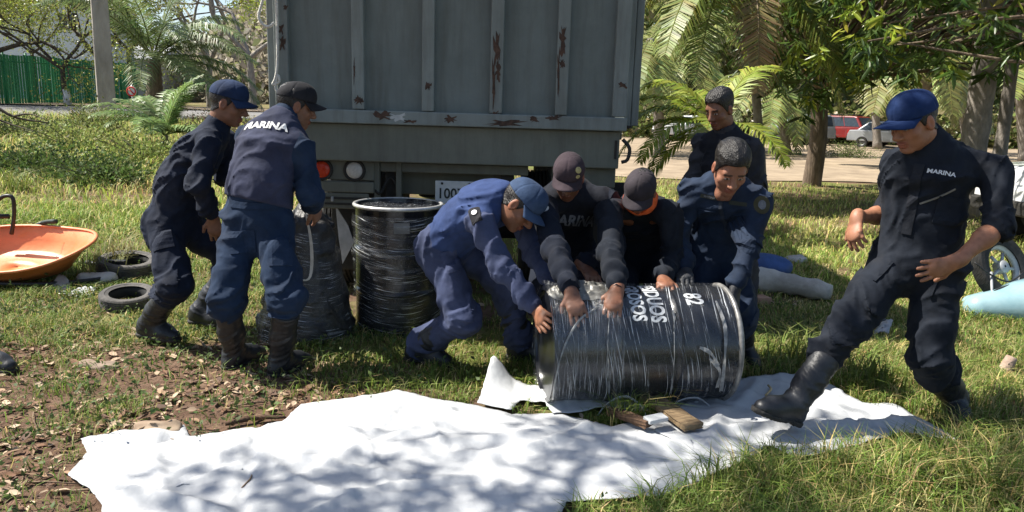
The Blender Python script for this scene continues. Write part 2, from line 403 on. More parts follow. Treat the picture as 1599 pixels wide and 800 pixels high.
def near_grass():
    n = 370000; y = rng.uniform(1.9, 8.5, n) ; x = rng.uniform(-1, 1, n) * (y * .82 + 1.0)
    cl_ = .55 * n2(x, y, 1.1, 6) + .45 * n2(x, y, 4.3, 16); keep = (rng.random(n) < np.clip((cl_ - .27) * 3.0, .06, 1.1) * (1 - .93 * soil_mask(x, y))) & ~(in_truck(x, y) & (rng.random(n) > .12))
    keep &= ~under_sheet(x, y)
    x, y = x[keep], y[keep]; n = len(x)
    tall = .5 * n2(x, y, .7, 9) + .5 * np.clip(n2(x, y, 5.0, 19) * 2 - .6, 0, 1.4); h = rng.uniform(.03, .085, n) * (.6 + 1.3 * tall) * (1 + 1.1 * (x > .5) * np.clip((5.2 - y) / 1.5, 0, 1)); w = rng.uniform(.003, .0065, n) * (1 + .25 * (y > 5))
    dry = (rng.random(n) < .14 + .30 * (n2(x, y, .8, 13) - .35) + .12 * (x > 1.2))[:, None]
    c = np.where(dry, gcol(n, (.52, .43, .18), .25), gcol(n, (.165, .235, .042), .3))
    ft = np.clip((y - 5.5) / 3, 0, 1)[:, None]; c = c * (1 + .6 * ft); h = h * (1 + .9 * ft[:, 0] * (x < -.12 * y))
    return blades(np.stack([x, y, ground_z(x, y) - .004], -1), h, w, np.full(n, .9), c)
def far_grass():
    n = 130000; y = 6.8 + (rng.random(n) ** 1.5) * 23.7; x = rng.uniform(-1, 1, n) * (y * .74 + 1)
    left = x < -.12 * y; road = (~left & (y > 16.9)) | (left & (y > 20.2) & (y < 33)) | (x < 0) & (x > -2.0) & (y < 14)
    k = ~road & (rng.random(n) < (.35 + n2(x, y, .5, 21) * .9) * np.clip((y - 6.5) / 2.5, .1, 1)); x, y, left = x[k], y[k], left[k]; n = len(x)
    h = rng.uniform(.05, .11, n) * (1 + .9 * n2(x, y, .35, 5)) * np.where(left, 1.1 + 1.2 * np.clip((y - 8) / 5, 0, 1), 1.0); w = rng.uniform(.008, .016, n) * np.where(left, 1.2, 1)
    dry = (rng.random(n) < .30 + .3 * (n2(x, y, .4, 13) - .3))[:, None]
    c = np.where(dry, gcol(n, (.60, .51, .22), .25), gcol(n, (.32, .40, .085), .3))
    return blades(np.stack([x, y, ground_z(x, y) - .01], -1), h, w, np.full(n, .75), c)
def cat_bl(parts):
    V = [p[0] for p in parts]; o = np.cumsum([0] + [len(v) for v in V[:-1]])
    return np.concatenate(V), np.concatenate([p[1] + q for p, q in zip(parts, o)]), np.concatenate([p[2] for p in parts])
V_, F_, C_ = near_grass(); tag(mesh_np('grass', V_, F_, MGRASS, None, C_), 'short green and straw-coloured grass around the drums and the men', 'grass', kind='stuff')
V_, F_, C_ = far_grass(); tag(mesh_np('meadow_grass', V_, F_, MGRASS, None, C_), 'tall dry-tipped meadow grass reaching back to the street and dirt road', 'grass', kind='stuff')

LEAF_T = np.array([(-.0, 0, 0), (-.5, .35, .06), (.5, .35, .06), (0, .4, -.03), (-.42, .7, .05), (.42, .7, .05), (0, .72, -.02), (0, 1.0, -.08)])
LEAF_F = np.array([(0, 3, 1), (0, 2, 3), (1, 3, 6), (1, 6, 4), (3, 2, 5), (3, 5, 6), (4, 6, 7), (6, 5, 7)])
QUAD_T = np.array([(0, 0, 0), (-.5, .45, .1), (.5, .45, .1), (0, 1.0, -.05)]); QUAD_F = np.array([(0, 2, 1), (1, 2, 3)])
def leaf_mesh(name, P, D, L, Wd, col, mat, parent=None, T=LEAF_T, TF=LEAF_F, label=None):
    R = rand_rot(len(P), D); R = R * np.stack([Wd, L, np.minimum(L, Wd * 2)], -1)[:, None, :]
    V, F = inst_np(T, TF, R, P); return mesh_np(name, V, F, mat, parent, np.repeat(col, len(T), 0))
def litter():
    n = 22000; y = rng.uniform(2.2, 6.5, n); x = rng.uniform(-5.2, 2.8, n); k = (rng.random(n) < (soil_mask(x, y) * 1.6 * np.clip(n2(x, y, 3.3, 31) * 2 - .55, .05, 1) + .07)) & ~under_sheet(x, y); x, y = x[k], y[k]; n = len(x)
    P = np.stack([x, y, ground_z(x, y) + rng.uniform(.002, .02, n)], -1)
    a = rng.uniform(0, 6.28, n); R = np.empty((n, 3, 3)); t = rng.normal(0, .35, n)
    d = np.stack([np.cos(a), np.sin(a), np.sin(t) * .6], -1); nm = np.stack([rng.normal(0, .35, n), rng.normal(0, .35, n), np.ones(n)], -1)
    d /= np.linalg.norm(d, axis=1, keepdims=True); s = np.cross(d, nm); s /= np.linalg.norm(s, axis=1, keepdims=True); z = np.cross(s, d)
    L = rng.uniform(.02, .085, n); W = L * rng.uniform(.25, .55, n); R = np.stack([s * W[:, None], d * L[:, None], z * (L * .8)[:, None]], -1)
    V, F = inst_np(LEAF_T, LEAF_F, R, P)
    base = np.array([(.36, .23, .14), (.22, .12, .07), (.46, .33, .22), (.15, .09, .06), (.55, .42, .29)])[rng.integers(0, 5, n)]
    tag(mesh_np('leaf_litter', V, F, MLITTER, None, np.repeat(base * rng.uniform(.7, 1.2, (n, 1)), 8, 0)), 'brown dry leaves littering the bare soil', 'leaf litter', kind='stuff')
    # twigs
    parts = []
    for i in range(90):
        px = rng.uniform(-3.6, -.2); py = rng.uniform(2.6, 5.2); an = rng.uniform(0, 6.28); L = rng.uniform(.06, .32)
        p = np.array([px, py, float(ground_z(px, py)) + .008]); d = np.array([math.cos(an), math.sin(an), 0])
        parts.append(tube_np([p, p + d * L * .5 + [0, 0, .01], p + d * L + rng.normal(0, .02, 3) * [1, 1, .2]], rng.uniform(.002, .005), 5))
    V, F = join_parts(parts); tag(poly_mesh('twig_litter', V, F, plain('twig', (.2, .14, .09), .9)), 'thin grey twigs strewn on the soil', 'twigs', kind='stuff')
litter()
def weeds():
    """low broad-leaved weeds"""
    n = 1900; y = rng.uniform(2.3, 7.5, n); x = rng.uniform(-1, 1, n) * (y * .72 + .4); k = (rng.random(n) < np.where(x < -.5, .75, .12)) & ~under_sheet(x, y); x, y = x[k], y[k]
    k = ~in_truck(x, y); x, y = x[k], y[k]; m = 16; n = len(x)
    P0 = np.repeat(np.stack([x, y, ground_z(x, y)], -1), m, 0); s = np.repeat(rng.uniform(.03, .09, n), m)
    P = P0 + rng.normal(0, 1, (n * m, 3)) * s[:, None] * [1, 1, .35] + np.stack([0 * s, 0 * s, s * rng.uniform(.1, .9, n * m)], -1)
    D = rng.normal(0, 1, (n * m, 3)); D[:, 2] = np.abs(D[:, 2]) * .6 + .1; L = rng.uniform(.015, .04, n * m)
    tag(leaf_mesh('weeds', P, D, L, L * .55, gcol(n * m, (.10, .145, .045), .25), MGRASS, T=QUAD_T, TF=QUAD_F), 'small broad-leaved weeds scattered through the grass', 'weeds', kind='stuff')
weeds()

# ================================================================== trees and palms
MLEAF = pmat('leaf_green', (.82, .82, .82), (1, 1, 1), scale=3, rough=.36, spec=.5, vcol=True, transl=.45)
MBARK = pmat('bark_brown', (.07, .05, .035), (.20, .15, .105), scale=14, rough=.95, bump=.9, bscale=24, stretch=(1, 1, .25))
MBARKG = pmat('bark_grey', (.16, .14, .12), (.34, .30, .26), scale=10, rough=.9, bump=.7, bscale=22, stretch=(1, 1, .5))
MBARKD = pmat('bark_dark', (.035, .027, .02), (.10, .08, .06), scale=12, rough=.95, bump=.6, bscale=24)
MFROND = pmat('palm_frond', (.82, .82, .82), (1, 1, 1), scale=3, rough=.45, spec=.4, vcol=True, transl=.35)
MWHITEWASH = plain('whitewash', (.62, .60, .57), .9)
def grow(p, d, L, r, depth, tubes, tips, spread=.6, up=.15, kids=(2, 3), shrink=.72, seg=4, wob=.12):
    pts = [np.array(p, float)]; d = nrm(d)
    for i in range(seg):
        d = nrm(d + rng.normal(0, wob, 3) + np.array([0, 0, up * .3])); pts.append(pts[-1] + d * L / seg)
    tubes.append((pts, np.linspace(r, r * (.62 if depth else .3), len(pts)))); tips.append((pts[-1], d, depth))
    if depth == 0: return
    for k in range(rng.integers(kids[0], kids[1] + 1)):
        ax = nrm(rng.normal(0, 1, 3)); nd = nrm(d + spread * nrm(np.cross(d, ax)) + np.array([0, 0, up]))
        s = pts[-1] if k < 2 else pts[-2]
        grow(s, nd, L * shrink * rng.uniform(.8, 1.15), r * .6, depth - 1, tubes, tips, spread, up, kids, shrink, seg, wob)
def tubes_mesh(name, tubes, mat, parent, n=7):
    V, F = join_parts([tube_np(p, r, n, False) for p, r in tubes]); return poly_mesh(name, V, F, mat, parent)
def frond(name, parent, base, d, L, droop, col, lw=.045, ll=.55, nl=46, hang=.5, twist=0.0):
    d = nrm(d); side = nrm(np.cross(d, [0, 0, 1]) + 1e-6); P = []; p = np.array(base, float); dd = d.copy(); ns = 14
    for i in range(ns + 1):
        P.append(p.copy()); dd = nrm(dd + np.array([0, 0, -droop * (.35 + i / ns) / ns * 2])); p = p + dd * L / ns
    P = np.array(P); Vr, Fr = tube_np(P, np.linspace(.02, .004, ns + 1) * (L / 2.5), 5, False)
    t = np.linspace(.12, 1, nl); i0 = np.minimum((t * ns).astype(int), ns - 1); fr = t * ns - i0; Q = P[i0] + (P[i0 + 1] - P[i0]) * fr[:, None]; T = P[i0 + 1] - P[i0]; T /= np.linalg.norm(T, axis=1, keepdims=True)
    Vs, Fs, o = [Vr], [list(f) for f in Fr], len(Vr); n0 = len(Vr); cols = [np.tile(np.array(col) * .9 + [.05, .03, 0], (n0, 1))]
    for s in (-1, 1):
        ln = ll * (np.sin(math.pi * (t * .86 + .1)) ** .6) * rng.uniform(.85, 1.1, nl)
        sd = np.cross(T, [0, 0, 1]); sd /= np.linalg.norm(sd, axis=1, keepdims=True) + 1e-6; dn = sd * s + T * .75 + rng.normal(0, .07, (nl, 3)) + [0, 0, .12 + twist * s]
        dn /= np.linalg.norm(dn, axis=1, keepdims=True); mid = Q + dn * (ln * .5)[:, None]; d2 = dn + np.array([0, 0, -hang]) * rng.uniform(.7, 1.4, (nl, 1)); d2 /= np.linalg.norm(d2, axis=1, keepdims=True); tip = mid + d2 * (ln * .5)[:, None]
        wv = T * lw * .5
        V = np.stack([Q - wv * .6, Q + wv * .6, mid - wv, mid + wv, tip], 1).reshape(-1, 3); b = np.arange(nl) * 5 + o
        for q in b: Fs += [[q, q + 1, q + 3, q + 2], [q + 2, q + 3, q + 4]]
        Vs.append(V); o += len(V); cols.append(np.repeat(gcol(nl, col, .18), 5, 0))
    V = np.concatenate(Vs); fo = poly_mesh(name, V, Fs, MFROND, parent, smooth=False)
    a = fo.data.color_attributes.new('Col', 'FLOAT_COLOR', 'POINT'); c = np.ones((len(V), 4), np.float32); c[:, :3] = np.concatenate(cols); a.data.foreach_set('color', c.ravel())
    return fo
def palm(label, base, crown, n, L, col, trunk_r=.14, el=(-.3, 1.1), droop=.75, lw=.05, ll=.6, nl=50, group=None, dirs=None, bark=None, hang=.5, dead=0):
    root = empty('palm_tree', base); tag(root, label, 'palm', group)
    base, crown = np.array(base, float), np.array(crown, float); loc = lambda v: np.asarray(v) - base
    k = np.linspace(0, 1, 18)[:, None]; path = base + (crown - base) * k + np.array([.25, .1, 0]) * np.sin(k * math.pi) * np.linalg.norm(crown - base) * .08
    rr = trunk_r * (1.25 - .45 * k[:, 0]) * (1 + .10 * (np.arange(18) % 2)); rr[0] *= 1.25
    tube('trunk', [loc(p) for p in path], rr, bark or MBARKG, root, 12)
    for i in range(n):
        if dirs is not None and i < len(dirs): d = np.array(dirs[i], float)
        else:
            a = i * 2.39996 + rng.uniform(-.2, .2); e = el[0] + (el[1] - el[0]) * ((i * .618) % 1); d = np.array([math.cos(a) * math.cos(e), math.sin(a) * math.cos(e), math.sin(e)])
        c = np.array(col) * rng.uniform(.75, 1.2); c = np.array((.34, .25, .13)) if i >= n - dead else c
        frond('frond', root, loc(crown), d, L * rng.uniform(.85, 1.1), droop * rng.uniform(.8, 1.2) * (1.8 if i >= n - dead else 1), c, lw, ll, nl, hang)
    return root
def gp(px, Y, z=None):
    """ground point below pixel column px at distance Y"""
    p = at(px, 300, Y); p[2] = float(ground_z(p[0], p[1])); return p
# palms on the right of the truck
palm('coconut palm with long arching fronds hanging just right of the truck', gp(1192, 14.0), at(1150, -70, 13.6), 17, 3.3, (.21, .25, .05), .07, (-.6, .9), .85, .036, .75, 95, hang=1.0,
     dirs=[(-1, -.1, .25), (-.9, -.5, .05), (-.8, .3, .5), (-.9, .1, -.25), (-.6, -.8, -.1), (-.45, -.9, -.4)], dead=3)
palm('young palm with bright yellow-green fronds beside the standing man', gp(1120, 9.6), at(1118, 196, 9.6), 11, 1.35, (.30, .36, .05), .05, (0, 1.2), .95, .035, .36, 44,
     dirs=[(-1, -.1, .62), (-.9, .1, -.05), (-.8, -.4, .25), (-.5, .3, .9), (-1, .3, .35), (-.95, -.2, -.25)])
palm('coconut palm with pale fronds hanging behind the mango trunk', gp(1450, 24), at(1425, 10, 24), 16, 4.2, (.26, .27, .08), .2, (-.9, .6), .8, .09, 1.0, 50,
     dirs=[(-.9, -.2, -.35), (-.8, .1, -.1), (-.6, -.7, -.5), (-1, -.2, .2), (-.5, -.5, -.8)])
palm('stout leaning grey palm trunk behind the tall man', gp(1508, 11.8), at(1566, -190, 11.8), 13, 3.4, (.10, .14, .03), .16, (-.2, 1.0), .7, .06, .7, 44)
palm('slim pale palm trunk leaning near the picture edge', gp(1552, 12.6), at(1612, -260, 12.6), 12, 3.2, (.11, .15, .03), .085, (-.2, 1.0), .7, .06, .7, 44)
for k, (px, Y, cy, L) in enumerate([(1015, 27, 60, 3.6), (1085, 33, 70, 3.6), (1210, 30, 120, 3.4), (1350, 38, 30, 3.8), (1580, 30, 60, 4.0), (1490, 36, 110, 3.8)]):
    palm(['tall far palm nearest the truck edge', 'far palm left of the mango trunk, over the parked cars', 'far palm with drooping skirt, just left of the mango trunk', 'far palm above the red off-roader', 'far palm at the right picture edge behind two trunks', 'far low palm behind the tall man\'s shoulder'][k],
         gp(px + 12, Y), at(px, cy, Y), 15, L, (.26, .30, .09), .16, (-.9, .8), .8, .10, .85, 34, group='palms across the dirt road')
# palms on the left
palm('coconut palm with silvery arching fronds beyond the lamp post', gp(246, 21.5), at(240, 92, 21.5), 17, 3.2, (.18, .24, .09), .2, (-.2, 1.1), .8, .035, .75, 84, hang=.9, bark=MBARK,
     dirs=[(.75, -.2, .75), (.95, -.1, .45), (1, .2, .25), (.9, -.4, .05), (-.7, -.2, .9), (-.6, .3, .8), (-.3, -.5, 1), (.2, .2, 1), (.45, -.6, .6), (-.4, -.6, .9), (.9, .3, -.1), (.7, -.7, .2), (.1, -.6, 1.1), (.8, -.4, .55), (.95, .1, .1), (.55, .3, .9), (.3, -.9, .3)], dead=0)
palm('small bushy palm with feathery fronds in the meadow', gp(262, 13.2), gp(262, 13.2) + [0, 0, .25], 24, 1.25, (.20, .29, .09), .07, (.35, 1.35), .75, .028, .34, 40)

# mango tree
def mango(label, base, centre, rad, n_ros, leaf_L, tone, keep_clear=None, n_single=0, trunk_r=.2, fork=None):
    root = empty('mango_tree', base); tag(root, label, 'tree'); base = np.array(base, float); centre = np.array(centre, float)
    tubes, tips = [], []; fork = np.array(fork if fork is not None else [base[0], base[1], 2.2])
    tubes.append((smooth_path([base - base, (fork - base) * .5 + [.06, 0, 0], fork - base], 8), np.linspace(trunk_r * 1.15, trunk_r * .9, 8)))
    u = rng.normal(size=(n_ros, 3)); u /= np.linalg.norm(u, axis=1, keepdims=True); rr = rng.uniform(.45, 1, n_ros) ** .6
    R0 = centre + u * rr[:, None] * np.array(rad)
    if keep_clear is not None: R0 = R0[keep_clear(R0)]
    # limbs reach a tenth of the rosettes
    for p in R0[rng.random(len(R0)) < min(.35, 90 / len(R0))]:
        m = fork + (p - fork) * .5 + rng.normal(0, .25, 3) + [0, 0, .35]
        tubes.append((smooth_path([fork - base, fork + (m - fork) * .5 - base + [0, 0, .1], m - base, p - base], 9), np.linspace(.06, .010, 9)))
    tubes_mesh('trunk', tubes, MBARK, root, 8)
    k = 11; P = np.repeat(R0, k, 0) + rng.normal(0, .05, (len(R0) * k, 3)); D = rng.normal(0, 1, P.shape); D[:, 2] = D[:, 2] * .4 - .8
    L = leaf_L * rng.uniform(.6, 1.15, len(P)); col = gcol(len(P), tone, .28)
    young = np.repeat(rng.random(len(R0)) < .16, k); col[young] = gcol(int(young.sum()), (.33, .38, .05), .2)
    R = rand_rot(len(P), D) ; S_ = np.stack([L * .21, L, L * .6], -1)
    d = P - cam_pos; w = d @ cam_fwd; px = 799.5 + F_PX * (d @ cam_right) / np.maximum(w, .1); py = 400 - F_PX * (d @ cam_up) / np.maximum(w, .1)
    vis = (w > .5) & (px > 990) & (px < 1599) & (py > 0) & (py < 260)
    order = np.argsort(np.where(vis, w / L, 1e9))[:n_single] if n_single else []
    single = np.zeros(len(P), bool); single[order] = True
    Rs = R * S_[:, None, :]; V, F = inst_np(LEAF_T, LEAF_F, Rs[~single], P[~single] - base)
    cr = mesh_np('crown', V, F, MLEAF, root, np.repeat(col[~single], len(LEAF_T), 0)); 
    if n_single:
        mats = {}
        for i in np.where(single)[0]:
            kx = 'y' if young[i] else rng.integers(0, 4)
            if kx not in mats:
                c = col[i]; me = bpy.data.meshes.new('leaf'); me.from_pydata([tuple(v) for v in LEAF_T], [], [tuple(map(int, f)) for f in LEAF_F])
                a = me.color_attributes.new('Col', 'FLOAT_COLOR', 'POINT'); a.data.foreach_set('color', np.tile(np.append(c, 1.0), len(LEAF_T)).astype(np.float32)); me.materials.append(MLEAF); mats[kx] = me
            o = bpy.data.objects.new('leaf', mats[kx]); COL.objects.link(o); o.parent = root
            M = Matrix([list(map(float, r)) for r in Rs[i]]).to_4x4(); M.translation = Vector((P[i] - base).tolist()); o.matrix_basis = M
    return root
def clear1(R0):
    d = R0 - cam_pos; w = d @ cam_fwd; px = 799.5 + F_PX * (d @ cam_right) / w; py = 400 - F_PX * (d @ cam_up) / w
    lim = np.interp(px, [1130, 1180, 1240, 1300, 1345, 1400, 1480, 1600], [90, 205, 205, 165, 110, 115, 110, 100])
    return (px > 1135 + 25 * np.sin(py * .05)) & (py < lim + 14 * np.sin(px * .09) + 10 * np.sin(px * .23)) & (w > 5.5)
tb = gp(1266, 16.7)
mango('mango tree with stout trunk and dark drooping leaves in front of the red off-roader', tb, (8.2, 13.5, 4.1), (5.2, 5.0, 3.2), 2300, .30, (.09, .15, .03), clear1, 300, .19, (tb[0] - .12, tb[1] - .2, 2.1))
mango('broad dark-leaved tree overhanging the upper right, trunk beyond the picture edge', (8.6, 8.4, 0), (6.4, 9.0, 3.9), (3.2, 3.0, 2.6), 650, .22, (.075, .125, .026), clear1, 0, .2, (8.2, 8.6, 2.4))
def clear2(R0):
    d = R0 - cam_pos; w = d @ cam_fwd; py = 400 - F_PX * (d @ cam_up) / np.maximum(w, .05); return (w < .3) | (py < -40)
SHADE_C, SHADE_R, SHADE_N = (-2.1, 3.05, 5.2), (3.2, 1.15, .9), 330
mango('shade tree standing behind the photographer, boughs over the white sheet', (-3.9, -1.6, 0), SHADE_C, SHADE_R, SHADE_N, .19, (.05, .09, .02), clear2, 0, .22, (-3.5, -.9, 3.2))

# street-side trees on the left: bare branching with thin yellow-green leaves
def thin_tree(label, base, h, lean, tone, white=.9, leaves=900, spread=.75, depth=4, rad=.11, L0=1.7, bark=None):
    root = empty('street_tree', base); tag(root, label, 'tree'); tubes, tips = [], []
    st = np.array([0, 0, h]) + np.array(lean) * h * .3; tubes.append((smooth_path([(0, 0, 0), st * .5 + rng.normal(0, .04, 3), st], 7), np.linspace(rad * 1.2, rad * .85, 7)))
    for k in range(3):
        a = k * 2.1 + rng.uniform(-.4, .4); grow(st, nrm([math.cos(a) * .9, math.sin(a) * .5, .75] + np.array(lean)), L0, rad * .7, depth, tubes, tips, spread, .10)
    tubes_mesh('trunk', tubes, bark or MBARKD, root, 6)
    if white: tube('whitewash_band', [(0, 0, 0), st * (white / h)], [rad * 1.32, rad * 1.22], MWHITEWASH, root, 12)
    T = np.array([t[0] for t in tips if t[2] <= 1]); P = T[rng.integers(0, len(T), leaves)] + rng.normal(0, .5, (leaves, 3)); s = rng.uniform(.07, .15, leaves)
    leaf_mesh('crown', P, rng.normal(0, 1, (leaves, 3)), s, s * .5, gcol(leaves, tone, .3), MLEAF, root, T=QUAD_T, TF=QUAD_F)
    return root
YG = (.30, .33, .08)
thin_tree('thin branching tree with whitewashed foot in front of the green fence', gp(118, 28.2), 1.35, (-.25, 0, 0), YG, .62, 15000, depth=4, rad=.10, L0=1.9)
thin_tree('thin tree with whitewashed foot at the left picture edge', gp(6, 28.2), 1.9, (.3, 0, 0), YG, .75, 11000, depth=4, rad=.13, L0=1.8)
thin_tree('dark forked tree right of the lamp post behind the fence', gp(172, 32.5), 1.8, (-.1, 0, 0), (.25, .29, .08), 0, 11000, depth=4, rad=.10, L0=2.0)
thin_tree('leafy tree beyond the fence whose crown fills the upper left', gp(70, 36), 2.2, (0, 0, 0), (.28, .30, .10), 0, 18000, depth=4, rad=.09, L0=2.0)
thin_tree('bright green tree behind the coconut palm', gp(215, 34), 2.4, (0, 0, 0), (.32, .38, .06), 0, 18000, depth=4, rad=.11, L0=2.2)
thin_tree('grey leafless tree behind the rope at the truck corner', gp(400, 30), 2.0, (-.1, 0, 0), (.18, .16, .10), 0, 900, depth=5, rad=.15, L0=1.9, bark=MBARKG)
thin_tree('pale leafless tree to the right of the coconut palm', gp(335, 34), 2.0, (.1, 0, 0), (.2, .19, .10), 0, 900, depth=5, rad=.15, L0=2.2, bark=MBARKG)

# far woods and hill
def hill_z(x, y):
    l = 17 * np.exp(-((x + 13) / 20) ** 2 - ((y - 92) / 24) ** 2) + 15 * np.exp(-((x - 45) / 48) ** 2 - ((y - 100) / 26) ** 2)
    return l + (n2(x, y, .12) - .5) * 3 - 1.2
HX, HY = np.meshgrid(np.linspace(-90, 160, 110), np.linspace(56, 150, 40), indexing='ij'); HV = np.stack([HX, HY, hill_z(HX, HY)], -1).reshape(-1, 3)
i, j = np.meshgrid(np.arange(109), np.arange(39), indexing='ij'); i = i.ravel(); j = j.ravel()
tag(mesh_np('hill', HV, np.stack([i * 40 + j, (i + 1) * 40 + j, (i + 1) * 40 + j + 1, i * 40 + j + 1], 1), pmat('hill_scrub', (.10, .09, .06), (.2, .18, .12), scale=.6, rough=.95), smooth=True), kind='structure')
def wood(name, label, n, x0, x1, y0, y1, zfun, hgt, size, tones):
    x = rng.uniform(x0, x1, n); y = rng.uniform(y0, y1, n); cl = n2(x, y, .22, 5); z = zfun(x, y) + hgt * rng.random(n) ** .8 * (.45 + .9 * cl)
    P = np.stack([x, y, z], -1) + rng.normal(0, .3, (n, 3)); s = size * rng.uniform(.5, 1.3, n); t = np.array(tones)[rng.integers(0, len(tones), n)] * (.6 + .8 * n2(x, z, .5, 3))[:, None] * rng.uniform(.7, 1.3, (n, 1))
    tag(leaf_mesh(name, P, rng.normal(0, 1, (n, 3)), s, s * .6, t, MLEAF, T=QUAD_T, TF=QUAD_F), label, 'woods', kind='stuff')
wood('dry_woods', 'grey-brown dry woodland covering the slope behind the truck', 42000, -48, 12, 58, 96, hill_z, 4.0, .8, [(.34, .30, .22), (.42, .37, .28), (.24, .26, .11), (.29, .25, .2)])
wood('green_woods', 'dense green thicket closing off the far side of the dirt road', 52000, 4, 75, 47, 62, lambda x, y: np.zeros_like(x), 13, .75, [(.14, .19, .06), (.24, .28, .10), (.08, .12, .035), (.34, .34, .15), (.38, .32, .18)])
wood('hedge_scrub', 'low scrub along the foot of the far thicket', 14000, 3, 60, 43.5, 48, lambda x, y: np.zeros_like(x), 2.4, .4, [(.15, .2, .05), (.26, .27, .1), (.33, .28, .15)])

# bushes in the left meadow
def bush(label, c, r, n, tone, size=.05, group=None, dry=0):
    c = np.array(c); root = empty('bush', c); tag(root, label, 'bush', group)
    u = rng.normal(size=(n, 3)); u /= np.linalg.norm(u, axis=1, keepdims=True); u[:, 2] = np.abs(u[:, 2]); lump = .35 + 1.0 * vnoise(u[:, 0] * 3.2 + c[0], u[:, 1] * 3.2, u[:, 2] * 3.2 + 3)
    P = u * (rng.random(n) ** .45)[:, None] * np.array(r) * lump[:, None]; s = size * rng.uniform(.6, 1.3, n); col = gcol(n, tone, .3)
    if dry: k = rng.random(n) < dry; col[k] = gcol(int(k.sum()), (.26, .21, .12), .2)
    leaf_mesh('foliage', P, u + rng.normal(0, .7, (n, 3)), s, s * .5, col, MGRASS, root, T=QUAD_T, TF=QUAD_F)
    tb_ = [(smooth_path([(0, 0, -.02), np.array([a * .3, b * .3, .35]) * r, np.array([a, b, .75]) * r], 5), np.linspace(.012, .004, 5)) for a, b in rng.uniform(-.8, .8, (9, 2))]
    tubes_mesh('stem', tb_, MBARKD, root, 5)
for px, Y, r, nn, tn, lb in [(60, 10.5, (1.5, .8, .42), 5200, (.085, .13, .035), 'dark sprawling bush at the left under fallen branches'),
                             (165, 9.8, (.75, .5, .36), 2600, (.10, .15, .04), 'low dark bush in the meadow in line with the lamp post'),
                             (25, 14, (1.3, .8, .55), 3000, (.08, .11, .03), 'green bush at the left edge of the street'),
                             (150, 15.5, (.9, .6, .7), 2400, (.19, .22, .07), 'pale leafy clump against the green fence'), (120, 12.5, (1.1, .7, .6), 2200, (.26, .30, .09), 'wild yellow-green weeds in the middle of the meadow'), (225, 11.6, (.7, .5, .5), 1500, (.24, .29, .08), 'wild weed thicket below the small bushy palm'),
                             (1318, 29, (1.6, .7, .8), 2600, (.13, .17, .05), 'low green bush in front of the red off-roader'), (345, 15, (.8, .6, .7), 1800, (.16, .13, .08), 'brownish shrub behind the small bushy palm')]:
    bush(lb, gp(px, Y), r, nn, tn, .06)
b0 = at(0, 190, 10.3); dead = [(smooth_path([at(-30, 150, 10.2), at(20, 182, 10.2), at(75, 192, 10.3)], 8), np.linspace(.03, .008, 8)), (smooth_path([at(20, 182, 10.2), at(45, 178, 10.1), at(70, 186, 10.0)], 6), np.linspace(.015, .005, 6)), (smooth_path([at(-30, 175, 10.0), at(10, 192, 10.1), at(52, 205, 10.0)], 6), np.linspace(.02, .006, 6))]
o_ = tubes_mesh('fallen_branch', dead, MBARKD, None, 6); tag(o_, 'dark fallen branch lying across the sprawling bush', 'branch')

# tall grass clumps
def clump(label, c, n, h, tone, group):
    c = np.array(c); P = c * 0 + rng.normal(0, .09, (n, 3)) * [1, 1, 0]; V, F, C = blades(P, h * rng.uniform(.5, 1.1, n), rng.uniform(.006, .011, n), np.full(n, .9), gcol(n, tone, .2))
    o = mesh_np('grass_clump', V, F, MGRASS, None, C); o.location = c; tag(o, label, 'grass clump', group)
for k, (px, Y, h, tn, lb) in enumerate([(175, 6.4, .42, (.28, .25, .10), 'straw-coloured grass clump beside the grey tyre'), (150, 6.1, .36, (.22, .23, .08), 'yellowing grass clump behind the wheelbarrow lip'), (25, 9.2, .4, (.22, .26, .06), 'bright upright grass clump left in the meadow'),
                                        (150, 16.5, .8, (.24, .26, .09), 'tall feathery grass clump below the lamp post'), (1400, 4.05, .30, (.17, .22, .05), 'long grass clump by the scrap behind the lunging leg'), (1270, 4.55, .26, (.20, .24, .06), 'sunlit grass clump behind the forward boot')]):
    clump(lb, gp(px, Y), 130, h, tn, 'grass clumps')
# ================================================================== street side: fence, lamp post, house
MGREEN = pmat('fence_green', (.012, .15, .055), (.03, .26, .10), scale=1.2, rough=.5, stretch=(1, 1, .3))
MSTEEL = pmat('galvanised', (.30, .31, .32), (.45, .46, .46), scale=8, rough=.5, metal=.4)
def fence():
    a = at(-70, 150, 26.5); b = at(215, 165, 36.5); n = 9; root = empty('slatted_fence', (a[0], a[1], float(ground_z(a[0], a[1])))); tag(root, 'bright green slatted privacy fence along the far side of the street', 'fence')
    o = np.array(root.location)
    for k in range(n + 1):
        p = a + (b - a) * k / n; z = float(ground_z(p[0], p[1])) ; tube('post', [np.array([p[0], p[1], z]) - o, np.array([p[0], p[1], z + 1.95]) - o], .04, MGREEN, root, 8)
        if k == n: break
        bm = bmesh.new(); q0 = p; q1 = a + (b - a) * (k + 1) / n; d = nrm((q1 - q0) * [1, 1, 0]); L = np.linalg.norm((q1 - q0)[:2]); m = int(L / .13); ang = math.atan2(d[1], d[0])
        for i in range(m):
            c = q0 + d * ((i + .5) * L / m); zz = float(ground_z(c[0], c[1])); h = 1.86 + rng.uniform(-.02, .02)
            bbox(bm, (-.052, -.012, .04), (.052, .012, h), Matrix.Rotation(ang + rng.uniform(-.25, .25), 4, 'Z'), Vector((c[0] - o[0], c[1] - o[1], zz - o[2])))
        sp = mesh_bm('slat_panel', bm, MGREEN, root); sp['kind'] = 'stuff'
        tube('rail', [q0 * [1, 1, 0] + [0, .03, float(ground_z(q0[0], q0[1])) + 1.6] - o, q1 * [1, 1, 0] + [0, .03, float(ground_z(q1[0], q1[1])) + 1.6] - o], .025, MGREEN, root, 6)
fence()
